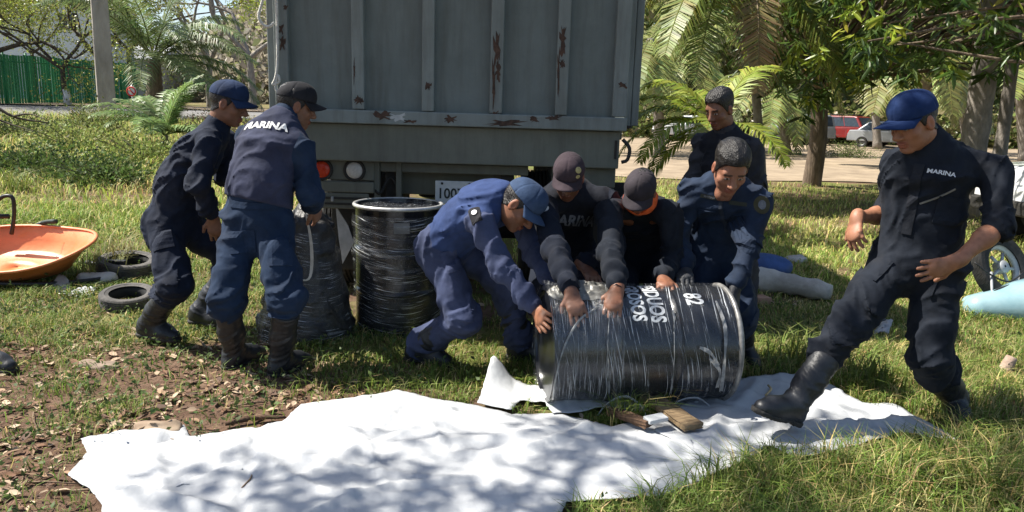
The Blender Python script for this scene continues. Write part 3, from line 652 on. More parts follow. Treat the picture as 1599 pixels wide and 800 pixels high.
def post():
    b = gp(177, 19.6); root = empty('lamp_post', b, .55); tag(root, 'square concrete lamp post standing at the edge of the meadow', 'post')
    bm = bmesh.new(); w0, w1, h = .21, .15, 8.5
    vs = [bm.verts.new((sx * w, sy * w, z)) for z, w in ((-.1, w0), (h, w1)) for sx, sy in ((-1, -1), (1, -1), (1, 1), (-1, 1))]
    for f in ((0, 1, 5, 4), (1, 2, 6, 5), (2, 3, 7, 6), (3, 0, 4, 7), (4, 5, 6, 7), (3, 2, 1, 0)): bm.faces.new([vs[i] for i in f])
    mesh_bm('shaft', bm, pmat('concrete', (.26, .23, .20), (.44, .40, .36), scale=3, rough=.9, bump=.4, bscale=25, stretch=(1, 1, .3)), root, bevel=.02)
    tube('bracket', smooth_path([(0, 0, 8.0), (.8, 0, 8.6), (1.8, 0, 8.7)], 10), .04, MSTEEL, root); box('lamp_head', (1.7, -.14, 8.6), (2.4, .14, 8.76), MSTEEL, root, .03)
post()
MWALLW = pmat('house_wall', (.55, .60, .66), (.68, .72, .76), scale=1, rough=.9); MWALLC = pmat('house_wall_cream', (.55, .5, .42), (.66, .6, .52), scale=1, rough=.9)
MGLASS_D = plain('window_dark', (.03, .04, .05), .12); MROOF = pmat('roof_tin', (.35, .36, .38), (.5, .5, .5), scale=2, rough=.6, stretch=(8, 1, 1)); MFRAMEW = plain('window_frame', (.7, .7, .68), .6)
def house(label, base, w, d, h, wall, rz=0):
    root = empty('house', base, rz); tag(root, label, 'house')
    bm = bmesh.new(); bbox(bm, (-w / 2, 0, -.5), (w / 2, d, h)); mesh_bm('wall', bm, wall, root)
    bm = bmesh.new(); vs = [bm.verts.new(v) for v in ((-w / 2 - .4, -.4, h + .02), (w / 2 + .4, -.4, h + .02), (w / 2 + .4, d + .4, h + .02), (-w / 2 - .4, d + .4, h + .02), (-w / 2 - .4, d / 2, h + 1.3), (w / 2 + .4, d / 2, h + 1.3))]
    for f in ((0, 1, 5, 4), (2, 3, 4, 5), (0, 4, 3), (1, 2, 5), (3, 2, 1, 0)): bm.faces.new([vs[i] for i in f])
    mesh_bm('roof', bm, MROOF, root)
    for x in np.linspace(-w / 2 + 1.5, w / 2 - 1.5, max(2, int(w / 3))):
        for z in ([1.0] if h < 4 else [1.0, 3.9]):
            f_ = box('window', (x - .6, -.05, z), (x + .6, .02, z + 1.2), MFRAMEW, root); box('pane', (x - .52, -.07, z + .08), (x - .03, -.052, z + 1.12), MGLASS_D, f_); box('pane', (x + .03, -.07, z + .08), (x + .52, -.052, z + 1.12), MGLASS_D, f_)
    box('door', (-.45, -.04, -.1), (.45, .01, 2.0), plain('door_brown', (.2, .12, .07), .6), root)
house('pale blue two-storey house behind the green fence, far left', gp(25, 48) + [0, 0, .3], 11, 7, 5.6, MWALLW, .15)
house('small cream house seen through the branches beside the lamp post', gp(160, 56) + [0, 0, 0], 9, 6, 3.0, MWALLC, .1)
def sign():
    b = gp(217, 18.2); root = empty('road_sign', b); tag(root, 'small red and white road sign on a thin post by the bushy palm', 'sign')
    tube('post', [(0, 0, 0), (0, 0, .95)], .02, MSTEEL, root); V, F = disc_np(.12, .12, 20)
    o = poly_mesh('plate', [(v[0], -.03, v[1] + .80) for v in V], F, plain('sign_white', (.75, .74, .72), .5), root, False); o.modifiers.new('s', 'SOLIDIFY').thickness = .01
    a = np.linspace(0, 6.283, 28); tube('ring', [(.10 * math.cos(t), -.045, .80 + .10 * math.sin(t)) for t in a], .016, plain('sign_red', (.55, .03, .02), .5), root, 6)
    tube('slash', [(-.065, -.045, .865), (.065, -.045, .735)], .015, plain('sign_red2', (.55, .03, .02), .5), root, 6)
sign()

# ================================================================== truck
def paint_mat(name, c, rust=.5, scale=1.6, rx=(1, 1, .6)):
    m = pmat(name, tuple(v * .82 for v in c), tuple(v * 1.15 for v in c), scale=2.2, rough=.62, bump=.12, bscale=30, spec=.4)
    nt = m.node_tree; N, L = nt.nodes, nt.links; b = N['Principled BSDF']; prev = b.inputs['Base Color'].links[0].from_socket
    tc = N.new('ShaderNodeTexCoord'); mp = N.new('ShaderNodeMapping'); mp.inputs['Scale'].default_value = rx; L.new(tc.outputs['Object'], mp.inputs[0])
    def no(s, d, r=.7):
        n = N.new('ShaderNodeTexNoise'); n.inputs['Scale'].default_value = s; n.inputs['Detail'].default_value = d; n.inputs['Roughness'].default_value = r; L.new(mp.outputs[0], n.inputs['Vector']); return n.outputs['Fac']
    mr = N.new('ShaderNodeMapRange'); mr.inputs[1].default_value = .69 - .1 * rust; mr.inputs[2].default_value = .72 - .1 * rust; L.new(no(scale, 10, .62), mr.inputs[0])
    rr = N.new('ShaderNodeValToRGB'); rr.color_ramp.elements[0].color = (.045, .022, .014, 1); rr.color_ramp.elements[1].color = (.19, .085, .045, 1); L.new(no(14, 6), rr.inputs[0])
    mx = N.new('ShaderNodeMix'); mx.data_type = 'RGBA'; L.new(mr.outputs[0], mx.inputs[0]); L.new(prev, mx.inputs[6]); L.new(rr.outputs[0], mx.inputs[7])
    # grime
    mp.inputs['Scale'].default_value = rx; mp = N.new('ShaderNodeMapping'); mp.inputs['Scale'].default_value = (5, 1, .5); L.new(tc.outputs['Object'], mp.inputs[0]); g = N.new('ShaderNodeMapRange'); g.inputs[1].default_value = .45; g.inputs[2].default_value = .75; g.inputs[4].default_value = .55; L.new(no(2.2, 9), g.inputs[0])
    m2 = N.new('ShaderNodeMix'); m2.data_type = 'RGBA'; m2.inputs[7].default_value = (.075, .07, .055, 1); L.new(g.outputs[0], m2.inputs[0]); L.new(mx.outputs[2], m2.inputs[6]); L.new(m2.outputs[2], b.inputs['Base Color'])
    return m
TGREY = paint_mat('truck_paint_panel', (.150, .176, .168), .08); TRIB = paint_mat('truck_paint_frame', (.19, .215, .205), .45, 2.6); TSILL = paint_mat('truck_paint_sill', (.145, .15, .12), .2)
TDARK = pmat('chassis_black', (.012, .012, .012), (.04, .036, .03), scale=6, rough=.75, bump=.3); MTYRE = pmat('tyre_rubber', (.012, .012, .012), (.035, .033, .03), scale=14, rough=.85, bump=.2, bscale=40)
def tyre_lathe(R, w, r_in):
    pr = [(r_in, -w * .42), (r_in + .02, -w * .46), (R * .8, -w * .5), (R * .93, -w * .48), (R * .98, -w * .4)]
    for x in np.linspace(-.36, .36, 7): pr += [(R, w * (x - .045)), (R, w * (x + .03)), (R * .975, w * (x + .035)), (R * .975, w * (x + .07))]
    pr += [(R * .98, w * .4), (R * .93, w * .48), (R * .8, w * .5), (r_in + .02, w * .46), (r_in, w * .42)]
    return np.array(pr)
def wheel(parent, c, R, w, axis='x', tw=None):
    V, F = lathe_np(tyre_lathe(R, w, R * .58), 40); V2, F2 = lathe_np([(0.03, w * .2), (R * .2, w * .22), (R * .3, w * .1), (R * .5, w * .12), (R * .58, w * .40), (R * .61, w * .42), (R * .6, -w * .42), (R * .5, -w * .3), (R * .2, -w * .25), (.03, -w * .24)], 32)
    def tr(V): return (V[:, [2, 0, 1]] if axis == 'x' else V[:, [0, 2, 1]]) + np.array(c)
    wh = poly_mesh('wheel', tr(V2), F2, plain('wheel_rim', (.12, .12, .115), .5, .3), parent); t = poly_mesh('tyre', tr(V), F, MTYRE, wh, smooth=False); return wh
TY = 5.30
def truck():
    root = empty('dump_truck', (-.45, TY, 0)); tag(root, 'grey-green dump truck seen from behind, rust-chipped ribbed tailgate', 'truck')
    o = np.array([-.45, TY, 0]); X0, X1 = -1.66, .765
    def bx(name, lo, hi, m, par=root, bev=.008): return box(name, np.array(lo) - o, np.array(hi) - o, m, par, bev)
    ztop = 3.15
    tg = bx('tailgate', (X0 + .07, TY + .03, 1.45), (X1 - .07, TY + .07, ztop), TGREY)
    def pxx(p, y=100): return at(p, y, TY)[0]
    for a, b in ((551, 570), (660, 679), (766, 786), (869, 888)): bx('rib', (pxx(a), TY - .045, 1.462), (pxx(b), TY + .035, ztop - .08), TRIB, tg)
    bx('post', (X0, TY - .03, 1.461), (X0 + .085, TY + .10, ztop), TRIB); bx('post', (X1 - .10, TY - .03, 1.461), (X1, TY + .10, ztop), TRIB)
    bx('bottom_rail', (X0 - .005, TY - .055, 1.365), (X1 + .005, TY + .12, 1.458), TRIB); bx('top_rail', (X0 - .005, TY - .05, ztop - .07), (X1 + .005, TY + .12, ztop + .03), TRIB)
    bx('side_panel', (X0 - .055, TY + .101, 1.38), (X0 - .005, TY + 5.6, ztop), TRIB); bx('side_panel', (X1 + .005, TY + .125, 1.38), (X1 + .055, TY + 5.6, ztop), TRIB)
    for k in range(6):
        for x0, x1 in ((X0 - .11, X0 - .057), (X1 + .057, X1 + .11)): bx('side_rib', (x0, TY + .13 + k * 1.05, 1.40), (x1, TY + .22 + k * 1.05, ztop - .02), TRIB)
    bx('front_panel', (X0, TY + 5.55, 1.38), (X1, TY + 5.62, ztop + .5), TGREY); bx('floor', (X0, TY + .13, 1.30), (X1, TY + 5.6, 1.38), TSILL)
    sl = bx('rear_sill', (-1.60, TY + .01, 1.10), (X1 - .03, TY + .13, 1.362), TSILL)
    bx('latch_slot', (.70, TY - .004, 1.17), (.716, TY + .008, 1.30), TDARK, sl, .002)
    tube('latch_hook', [np.array(p) - o for p in smooth_path([(.75, TY - .02, 1.31), (.80, TY - .03, 1.25), (.79, TY - .03, 1.17), (.75, TY - .02, 1.15)], 10)], .013, TDARK, sl)
    bx('hinge_pin', (.765, TY - .02, 1.385), (.81, TY + .02, 1.405), TDARK, root, .004)
    # tail lamps
    MRED = pmat('lamp_red', (.50, .035, .012), (.62, .06, .02), scale=60, rough=.25); MWHT = pmat('lamp_clear', (.45, .42, .38), (.6, .57, .52), scale=60, rough=.25)
    for s, x0 in ((1, -1.475), (-1, .27)):
        br = bx('lamp_bracket', (x0, TY + .10, .955), (x0 + .46, TY + .125, 1.098), TSILL)
        for k, mt in enumerate((MRED, MWHT) if s == 1 else (MWHT,)):
            cx = x0 + .115 + .205 * k - .03 * (k == 0); V, F = lathe_np([(.001, .028), (.03, .027), (.052, .02), (.062, .01), (.063, 0)], 28); l = poly_mesh('tail_lamp', V[:, [0, 2, 1]] * [1, -1, 1] + np.array([cx, TY + .098, 1.028]) - o, F, mt, br)
            a = np.linspace(0, 6.2832, 29); tube('lamp_ring', [np.array([cx + .07 * math.cos(t), TY + .09, 1.028 + .07 * math.sin(t)]) - o for t in a], .012, TDARK, l, 8, False)
        bx('step_bar', (x0 - .02, TY + .09, .865), (x0 + .46, TY + .17, .945), TSILL); sb = bx('slotted_bar', (x0 - .02, TY + .095, .745), (x0 + .42, TY + .12, .86), TSILL)
        bx('slot', (x0 + .05, TY + .088, .815), (x0 + .40, TY + .096, .832), TDARK, sb, .001); bx('slot', (x0 + .10, TY + .088, .775), (x0 + .32, TY + .096, .79), TDARK, sb, .001)
        bx('bolt', (x0 + .15, TY + .07, .80), (x0 + .168, TY + .09, .835), MSTEEL, sb, .003)
        bx('mud_flap', (x0 + .10, TY + .28, .25), (x0 + .62, TY + .30, .98), TDARK)
    fl = np.array([(-1.335, TY + .26, .745), (-1.245, TY + .262, .60), (-1.20, TY + .26, .47), (-1.29, TY + .262, .30), (-1.315, TY + .26, .50)]) - o
    pf = poly_mesh('flap_sun_patch', fl, [(0, 1, 2, 3, 4)], plain('flap_sunlit_pale', (.45, .46, .48), .45), root, False); pf.modifiers.new('s', 'SOLIDIFY').thickness = .008  # pale plate stands in for the sunlit patch on the mud flap
    # chassis
    for x in (-.95, -.10): bx('chassis_rail', (x, TY + .2, .78), (x + .10, TY + 6.5, 1.06), TDARK)
    bx('cross_member', (-.85, TY + .32, .84), (-.10, TY + .42, 1.02), TSILL); bx('cross_member', (-.98, TY + .14, 1.02), (.1, TY + .2, 1.09), TSILL)
    for x in (-1.02, -.86): bx('hanger', (x, TY + .12, .82), (x + .04, TY + .18, 1.095), TSILL, root, .004)
    tube('air_hose', [np.array(p) - o for p in smooth_path([(-1.05, TY + .15, .95), (-.98, TY + .12, .86), (-.90, TY + .15, .98), (-.80, TY + .14, .80)], 14)], .012, TDARK, root)
    tube('axle', [np.array([-1.5, TY + .95, .5]) - o, np.array([.6, TY + .95, .5]) - o], .085, TDARK, root, 14)
    V, F = lathe_np([(.01, -.22), (.14, -.18), (.2, 0), (.14, .18), (.01, .22)], 20); poly_mesh('differential', V + np.array([-.45, TY + .95, .5]) - o, F, TDARK, root)
    for x in (-1.38, -1.06, .18, .50):
        wheel(root, np.array([x, TY + .95, .5]) - o, .5, .26); 
    for x in (-1.35, .45): wheel(root, np.array([x, TY + 6.6, .5]) - o, .5, .28)
    # cab beyond the box
    bx('cab', (-1.55, TY + 6.0, .75), (.65, TY + 7.7, 2.75), TGREY, root, .12); bx('rear_window', (-1.0, TY + 5.98, 1.9), (.1, TY + 6.0, 2.4), MGLASS_D, root, .0)
    # plate
    c = at(712, 301, TY + .12); pl = bx('licence_plate', (c[0] - .15, TY + .105, c[2] - .085), (c[0] + .15, TY + .115, c[2] + .085), pmat('plate_white', (.50, .52, .52), (.62, .63, .62), scale=20, rough=.55), root, .004)
    V, F = text_np('10074', .105, .002, 0); V = np.stack([V[:, 0] * .92 - .015, np.zeros(len(V)), V[:, 1]], -1) + np.array([c[0], TY + .1025, c[2] - .01]) - o; poly_mesh('plate_number', V, F, plain('plate_ink', (.03, .035, .03), .6), pl, False)
    for sx in (-1, 1): bx('plate_bolt', (c[0] + sx * .10 - .008, TY + .098, c[2] + .058), (c[0] + sx * .10 + .008, TY + .104, c[2] + .074), TDARK, pl, .002)
truck()
MRUST = pmat('rust_chip', (.028, .020, .016), (.11, .062, .043), scale=22, rough=.9, bump=.4, bscale=60); MPRIMER = pmat('bare_primer', (.34, .36, .36), (.48, .49, .48), scale=30, rough=.7)
def rust():
    tr = bpy.data.objects['dump_truck']; o = np.array(tr.location)
    for px, py, w, h, dy, mt in ((596, 181, 15, 7, -.0575, MRUST), (622, 183, 18, 6, -.0572, MPRIMER), (703, 186, 11, 6, -.0575, MRUST), (790, 192, 34, 5, -.0575, MRUST), (835, 187, 8, 5, -.0575, MRUST), (866, 184, 14, 4, -.0575, MRUST), (640, 190, 10, 3, -.0575, MRUST), (560, 156, 8, 7, -.0475, MRUST),
                                 (776, 78, 6, 28, -.0475, MRUST), (771, 130, 3, 40, -.0475, MRUST), (778, 112, 5, 14, -.0475, MRUST), (773, 178, 6, 5, -.0475, MRUST), (879, 60, 6, 24, -.0475, MRUST), (872, 110, 2.5, 36, -.0475, MRUST), (878, 100, 5, 8, -.0475, MRUST), (669, 134, 5, 8, -.0475, MRUST), (553, 112, 1.5, 20, -.0475, MRUST),
                                 (439, 45, 4, 9, -.0325, MRUST), (441, 68, 6, 12, -.0325, MRUST), (972, 133, 9, 5, -.0325, MRUST), (446, 12, 4, 5, -.0325, MRUST)):
        n = 22; a = np.linspace(0, 6.2832, n, endpoint=False); r = .35 + .95 * rng.random(n); P = np.array([at(px + w * .9 * r[i] * math.copysign(abs(math.cos(t)) ** .7, math.cos(t)), py + h * r[i] * math.copysign(abs(math.sin(t)) ** .7, math.sin(t)), TY + dy) for i, t in enumerate(a)])
        c0 = at(px, py, TY + dy); V = np.vstack([c0, P]) - o; poly_mesh('paint_chip', V, [(0, 1 + i, 1 + (i + 1) % n) for i in range(n)], mt, tr, False)
rust()
MROPE = pmat('rope_white', (.5, .48, .43), (.7, .68, .62), scale=40, rough=.9, bump=.5, bscale=90)
def rope():
    y = TY - .05
    pts = [at(431, -40, y), at(433, 40, y), at(433, 100, y), at(430, 122, y), at(426, 132, y), at(436, 128, y), at(434, 118, y), at(430, 136, y), at(436, 150, y)]
    V1 = tube_np(smooth_path(pts, 40), .009, 7); V2 = tube_np(smooth_path([at(418, -30, y), at(409, 5, y), at(404, 25, y), at(410, 38, y), at(420, 42, y), at(428, 36, y)], 24), .010, 7)
    V, F = join_parts([V1, V2]); tag(poly_mesh('rope', V, F, MROPE), 'white knotted rope hanging at the left corner of the truck bed', 'rope')
rope()

# ================================================================== drums
def film_mat():
    m, nt, b = new_mat('stretch_film'); N, L = nt.nodes, nt.links
    b.inputs['Roughness'].default_value = .22; b.inputs['Base Color'].default_value = (.80, .83, .86, 1); b.inputs['Specular IOR Level'].default_value = .8
    uv = N.new('ShaderNodeUVMap')
    def noise(sc, s, d, r):
        mp = N.new('ShaderNodeMapping'); mp.inputs['Scale'].default_value = sc; L.new(uv.outputs[0], mp.inputs[0]); n = N.new('ShaderNodeTexNoise'); n.inputs['Scale'].default_value = s; n.inputs['Detail'].default_value = d; n.inputs['Roughness'].default_value = r; L.new(mp.outputs[0], n.inputs['Vector']); return n.outputs['Fac']
    def rng_(src, a, b_, c, d):
        q = N.new('ShaderNodeMapRange'); q.inputs[1].default_value = a; q.inputs[2].default_value = b_; q.inputs[3].default_value = c; q.inputs[4].default_value = d; L.new(src, q.inputs[0]); return q.outputs[0]
    def mth(op, x, y):
        q = N.new('ShaderNodeMath'); q.operation = op; q.use_clamp = True
        for k, v in enumerate((x, y)):
            if isinstance(v, float): q.inputs[k].default_value = v
            else: L.new(v, q.inputs[k])
        return q.outputs[0]
    streak = noise((60, 2.2, 1), 2.2, 5, .7); wide = noise((9, 1.5, 1), 1.6, 4, .6); patch = noise((5, 7, 1), 1.0, 3, .5)
    a1 = mth('MULTIPLY', rng_(streak, .575, .63, 0, .9), rng_(patch, .36, .60, .14, 1.0)); a2 = mth('MULTIPLY', rng_(wide, .60, .74, 0, .22), rng_(patch, .4, .6, .3, 1)); al = mth('MAXIMUM', a1, a2); al = mth('ADD', al, .015)  # opaque white streaks paint in film wrinkles and the sun glints along them
    tr = N.new('ShaderNodeBsdfTransparent'); ms = N.new('ShaderNodeMixShader')
    bp = N.new('ShaderNodeBump'); bp.inputs['Strength'].default_value = .6; bp.inputs['Distance'].default_value = .006; L.new(streak, bp.inputs['Height']); L.new(bp.outputs[0], b.inputs['Normal'])
    L.new(al, ms.inputs[0]); L.new(tr.outputs[0], ms.inputs[1]); L.new(b.outputs[0], ms.inputs[2])
    gl = N.new('ShaderNodeBsdfGlossy'); gl.inputs['Roughness'].default_value = .12; m3 = N.new('ShaderNodeMixShader'); m3.inputs[0].default_value = .02; L.new(bp.outputs[0], gl.inputs['Normal'])
    L.new(ms.outputs[0], m3.inputs[1]); L.new(gl.outputs[0], m3.inputs[2]); L.new(m3.outputs[0], N['Material Output'].inputs['Surface']); return m
MFILM = film_mat()
MDRUM = pmat('drum_black', (.006, .007, .009), (.014, .015, .019), scale=12, rough=.22, bump=.05, spec=.5, rvar=.1); MRING = pmat('drum_ring', (.45, .45, .44), (.68, .68, .66), scale=25, rough=.35, metal=.5, rvar=.1)
MSTENCIL = pmat('stencil_white', (.30, .31, .33), (.78, .8, .8), scale=26, rough=.6, detail=9)
DR, DL = .295, .95
def film_shell(name, parent, R, z0, z1, n=140, m=60, amp=.008, slack=None, seed=0, tuck=True):
    """film wound round the z axis; ridges run round the drum"""
    A, Z = np.meshgrid(np.linspace(0, 2 * math.pi, n), np.linspace(0, 1, m), indexing='ij'); z = z0 + (z1 - z0) * Z
    ca, sa = np.cos(A), np.sin(A); skew = Z * 40 + 2.2 * vnoise(ca * 1.3 + 5 + seed, sa * 1.3 + 5, Z * 2 + 9)
    rd = vnoise(skew * .9 + 30 + seed, ca * 1.1 + 9, sa * 1.1 + 9); fine = vnoise(Z * 130 + 7, ca * 2 + 20, sa * 2 + 20 + seed)
    r = R + .004 + amp * (np.abs(rd * 2 - 1) * 1.2) + amp * .5 * fine
    if slack is not None: r = r + slack(A, Z)
    V = np.stack([r * ca, r * sa, z], -1).reshape(-1, 3); i, j = np.meshgrid(np.arange(n - 1), np.arange(m - 1), indexing='ij'); i = i.ravel(); j = j.ravel()
    F = np.stack([i * m + j, (i + 1) * m + j, (i + 1) * m + j + 1, i * m + j + 1], 1)
    o = mesh_np(name, V, F, MFILM, parent, smooth=True); uvl = o.data.uv_layers.new(name='UVMap'); vi = F.ravel()
    UV = np.stack([Z.ravel()[vi] + .04 * np.sin(A.ravel()[vi] * 2 + seed), A.ravel()[vi] / 6.28], -1); uvl.data.foreach_set('uv', UV.astype(np.float32).ravel()); return o
def drum_body(parent, R=DR, L=DL, ring=None):
    pr = [(.0, .012), (R - .02, .012), (R - .016, -.0), (R + .004, .0), (R + .006, .008), (R, .016)]
    for zc in (L * .335, L * .665): pr += [(R, zc - .02), (R + .005, zc - .013), (R + .011, zc), (R + .005, zc + .013), (R, zc + .02)]
    pr += [(R, L - .03), (R + .003, L - .02), (R + .003, L - .004), (R - .014, L), (R - .018, L - .028), (.0, L - .028)]
    V, F = lathe_np(pr, 64); b = poly_mesh('shell', V, F, MDRUM, parent, smooth=True); e = b.modifiers.new('e', 'EDGE_SPLIT'); e.split_angle = .6
    a = np.linspace(0, 2 * math.pi, 65); tube('locking_ring', [((R + .006) * math.cos(t), (R + .006) * math.sin(t), L - .008) for t in a], .0135, ring or MRING, parent, 10, False); return b
# lying drum
LA, LB = np.array([.178, 3.70, .31]), np.array([1.118, 3.83, .31])
ax_ = nrm(LB - LA); zc_ = np.array([0, 0, 1.0]); yc_ = nrm(np.cross(ax_, [0, 0, 1])); uc_ = np.cross(yc_, ax_) * -1
lying = empty('drum', LA); tag(lying, 'black drum lying on its side, film-wrapped and stencilled in white', 'drum', 'black drums')
uc_ = nrm(np.array([0, 0, 1.0]) - ax_ * ax_[2]); sc_ = np.cross(uc_, ax_)       # sc_ points to the far side or near side
M = Matrix((uc_.tolist(), np.cross(ax_, uc_).tolist(), ax_.tolist())).transposed().to_4x4(); M.translation = Vector(LA.tolist()); lying.matrix_basis = M
drum_body(lying, ring=pmat('drum_ring_dull', (.10, .10, .10), (.36, .35, .33), scale=14, rough=.4, metal=.4))
def drum_hit(px, py, out=.012):
    o = cam_pos - LA; d = nrm(ray_dir(px, py)); o = o - ax_ * (o @ ax_); dd = d - ax_ * (d @ ax_); A2 = dd @ dd; B2 = o @ dd; C2 = o @ o - (DR + .01 + out) ** 2; q = B2 * B2 - A2 * C2
    t = (-B2 - math.sqrt(max(q, 0))) / A2; return cam_pos + d * t
film_shell('film', lying, DR + .006, -.01, DL * .97, amp=.007, slack=lambda A, Z: .012 * np.exp(-((Z - .33) / .03) ** 2) * vnoise(np.cos(A) * 3 + 9, np.sin(A) * 3 + 9, Z * 0 + 3) + .02 * np.exp(-((Z - .02) / .04) ** 2) * vnoise(np.cos(A) * 4 + 9, np.sin(A) * 4 + 9, Z * 0 + 1))
film_shell('film', lying, DR + .011, .0, DL * .36, amp=.008, seed=11, m=40)
def drum_text(s, size, zpos, ang0, name='stencil'):
    V, F = text_np(s, size, .0035, 2); w = V[:, 0].max() - V[:, 0].min()
    # letters read down the near side: text x -> angle, text y -> along the axis
    R = DR + .0035; a = ang0 + V[:, 0] * .74 / R * NEAR; W = np.stack([R * np.cos(a), R * np.sin(a), zpos + V[:, 1]], -1); poly_mesh(name, W, F, MSTENCIL, lying, False)
# local x = up, local y = cross(axis, up); near side is -Y world
yl = np.cross(ax_, uc_); NEAR = 1 if yl[1] < 0 else -1
drum_text('RESIDUOS', .106, .525, NEAR * .33); drum_text('PELIGROSOS', .10, .43, NEAR * .20); drum_text('82', .125, .735, NEAR * .44)
# torn hanging film strips
def film_strip(parent, P, w, name='film_strip', mat=None):
    P = smooth_path(P, 22); T = np.gradient(P, axis=0); s = np.cross(T, [0.2, 1, .1]); s /= np.linalg.norm(s, axis=1, keepdims=True); ww = w * (.5 + .6 * np.abs(np.sin(np.linspace(0, 5, 22))))
    V = np.concatenate([P - s * ww[:, None], P + rng.normal(0, .004, P.shape), P + s * ww[:, None]]); n = 22; F = [(i, i + 1, n + i + 1, n + i) for i in range(n - 1)] + [(n + i, n + i + 1, 2 * n + i + 1, 2 * n + i) for i in range(n - 1)]
    return poly_mesh(name, V, F, mat or MFILMW, parent)
MFILMW = pmat('film_bunched', (.22, .23, .24), (.62, .62, .61), scale=30, rough=.22, bump=.5, bscale=60, transl=.4, spec=.8)
iM = M.inverted(); loc_ = lambda p: np.array(iM @ Vector(np.asarray(p, float).tolist()))
for P, w in (([(935, 478), (905, 500), (882, 540), (868, 590), (863, 625)], .005), ([(1118, 470), (1132, 510), (1132, 560), (1126, 612)], .010), ([(1092, 542), (1110, 552), (1122, 572)], .009), ([(1108, 560), (1124, 580), (1120, 606)], .009), ([(953, 475), (949, 540), (951, 615)], .002), ([(1052, 480), (1053, 560), (1048, 615)], .002)):
    film_strip(lying, [loc_(drum_hit(x, y, .012)) for x, y in P], w)
# crumpled film over the left end top
def crumple(parent, centre, rad, seed=0):
    A, Z = np.meshgrid(np.linspace(0, 2 * math.pi, 60), np.linspace(.02, 1, 26), indexing='ij'); n_ = vnoise(np.cos(A) * Z * 6 + 9, np.sin(A) * Z * 6 + 9, Z * 0 + seed); x = np.cos(A) * Z * rad[0]; y = np.sin(A) * Z * rad[1]
    z = rad[2] * (1 - Z ** 2) * (.4 + n_ * 1.2) + .005 * vnoise(x * 40 + 50, y * 90 + 50, Z * 0 + 2) - y * y * 1.6; P = np.stack([x, y, z], -1).reshape(-1, 3) + centre; m = 26
    F = [(i * m + j, (i + 1) * m + j, (i + 1) * m + j + 1, i * m + j + 1) for i in range(59) for j in range(m - 1)]; return poly_mesh('crumpled_film', [loc_(p) for p in P], F, MCRUM, parent)
MCRUM = pmat('film_crumpled_dirty', (.10, .095, .08), (.32, .31, .28), scale=12, rough=.2, bump=.3, bscale=40, spec=.8, transl=.35, stretch=(1, 3, 1))
crumple(lying, np.array([.37, 3.69, .602]), (.14, .12, .035)); crumple(lying, np.array([.25, 3.66, .595]), (.07, .10, .03), 4)
# standing drum
SC = at(623, 470, 5.0); SC = np.array([SC[0], 4.98, float(ground_z(SC[0], 4.98)) - .004])
stand = empty('drum', SC, .4); tag(stand, 'upright black drum with pale rim, wrapped in clear film under the truck', 'drum', 'black drums'); drum_body(stand, .285, .86)
film_shell('film', stand, .291, .02, .80, amp=.010, seed=5, slack=lambda A, Z: .02 * np.exp(-((Z - .93) / .03) ** 2) * vnoise(np.cos(A) * 4 + 3, np.sin(A) * 4 + 3, Z * 0) + .012 * np.exp(-((Z - .66) / .03) ** 2))
A_, R_ = np.meshgrid(np.linspace(0, 2 * math.pi, 60), np.linspace(.0, 1, 18), indexing='ij')
top = np.stack([R_ * .272 * np.cos(A_), R_ * .272 * np.sin(A_), .835 + .016 * vnoise(R_ * np.cos(A_) * 7 + 9, R_ * np.sin(A_) * 3 + 9, R_ * 0 + 2)], -1).reshape(-1, 3); o_ = mesh_np('top_film', top, np.array([(i * 18 + j, (i + 1) * 18 + j, (i + 1) * 18 + j + 1, i * 18 + j + 1) for i in range(59) for j in range(17)]), MFILM, stand, smooth=True)
uvl = o_.data.uv_layers.new(name='UVMap'); vi = np.array([(i * 18 + j, (i + 1) * 18 + j, (i + 1) * 18 + j + 1, i * 18 + j + 1) for i in range(59) for j in range(17)]).ravel(); uvl.data.foreach_set('uv', (top[vi][:, :2] * [1.5, 4]).astype(np.float32).ravel())
box('label_sheet', (-.05, -.002, 0), (.05, .002, .07), plain('label_paper', (.16, .16, .15), .6), stand).matrix_basis = Matrix.Rotation(-.4 - 1.35, 4, 'Z') @ Matrix.Translation((.301, 0, .70)) @ Matrix.Rotation(math.pi / 2, 4, 'Z')
# wrapped sack-covered drum
def sack():
    c = gp(468, 4.72); c[0] += .02; root = empty('wrapped_bundle', c); tag(root, 'dark tapering bundle wrapped in film with pale straps, by the slate-vested man', 'bundle')
    f = Field((-.45, -.45, -.05), (.45, .45, .95), .012); f.cone((0, 0, .10), (.02, 0, .66), .30, .165, .05, wr=.016, wf=9); f.cone((.02, 0, .62), (.03, .0, .82), .12, .06, .06, wr=.012, wf=14); f.clip((0, 0, 0), (0, 0, -1))
    mb = f.mesh(); mesh_np('bundle_body', *mb, pmat('woven_black', (.012, .012, .014), (.04, .038, .035), scale=10, rough=.45, bump=.4, bscale=50), root, smooth=True)
    film_shell('film', root, 0, .02, .70, amp=.011, seed=3, slack=lambda A, Z: .318 - Z * .145)
    for P in ([(-.02, -.12, .84), (-.03, -.19, .62), (.0, -.225, .52), (.02, -.235, .42), (-.05, -.27, .28), (-.06, -.30, .06)], [(.04, -.10, .83), (.09, -.17, .66), (.10, -.20, .50), (.08, -.235, .42), (-.02, -.25, .45), (-.07, -.24, .55)], [(.0, -.24, .40), (.07, -.27, .34), (.02, -.29, .26), (-.04, -.30, .18)]):
        film_strip(root, P, .010, 'strap', pmat('strap_cream', (.4, .38, .33), (.6, .57, .5), scale=20, rough=.8))
sack()

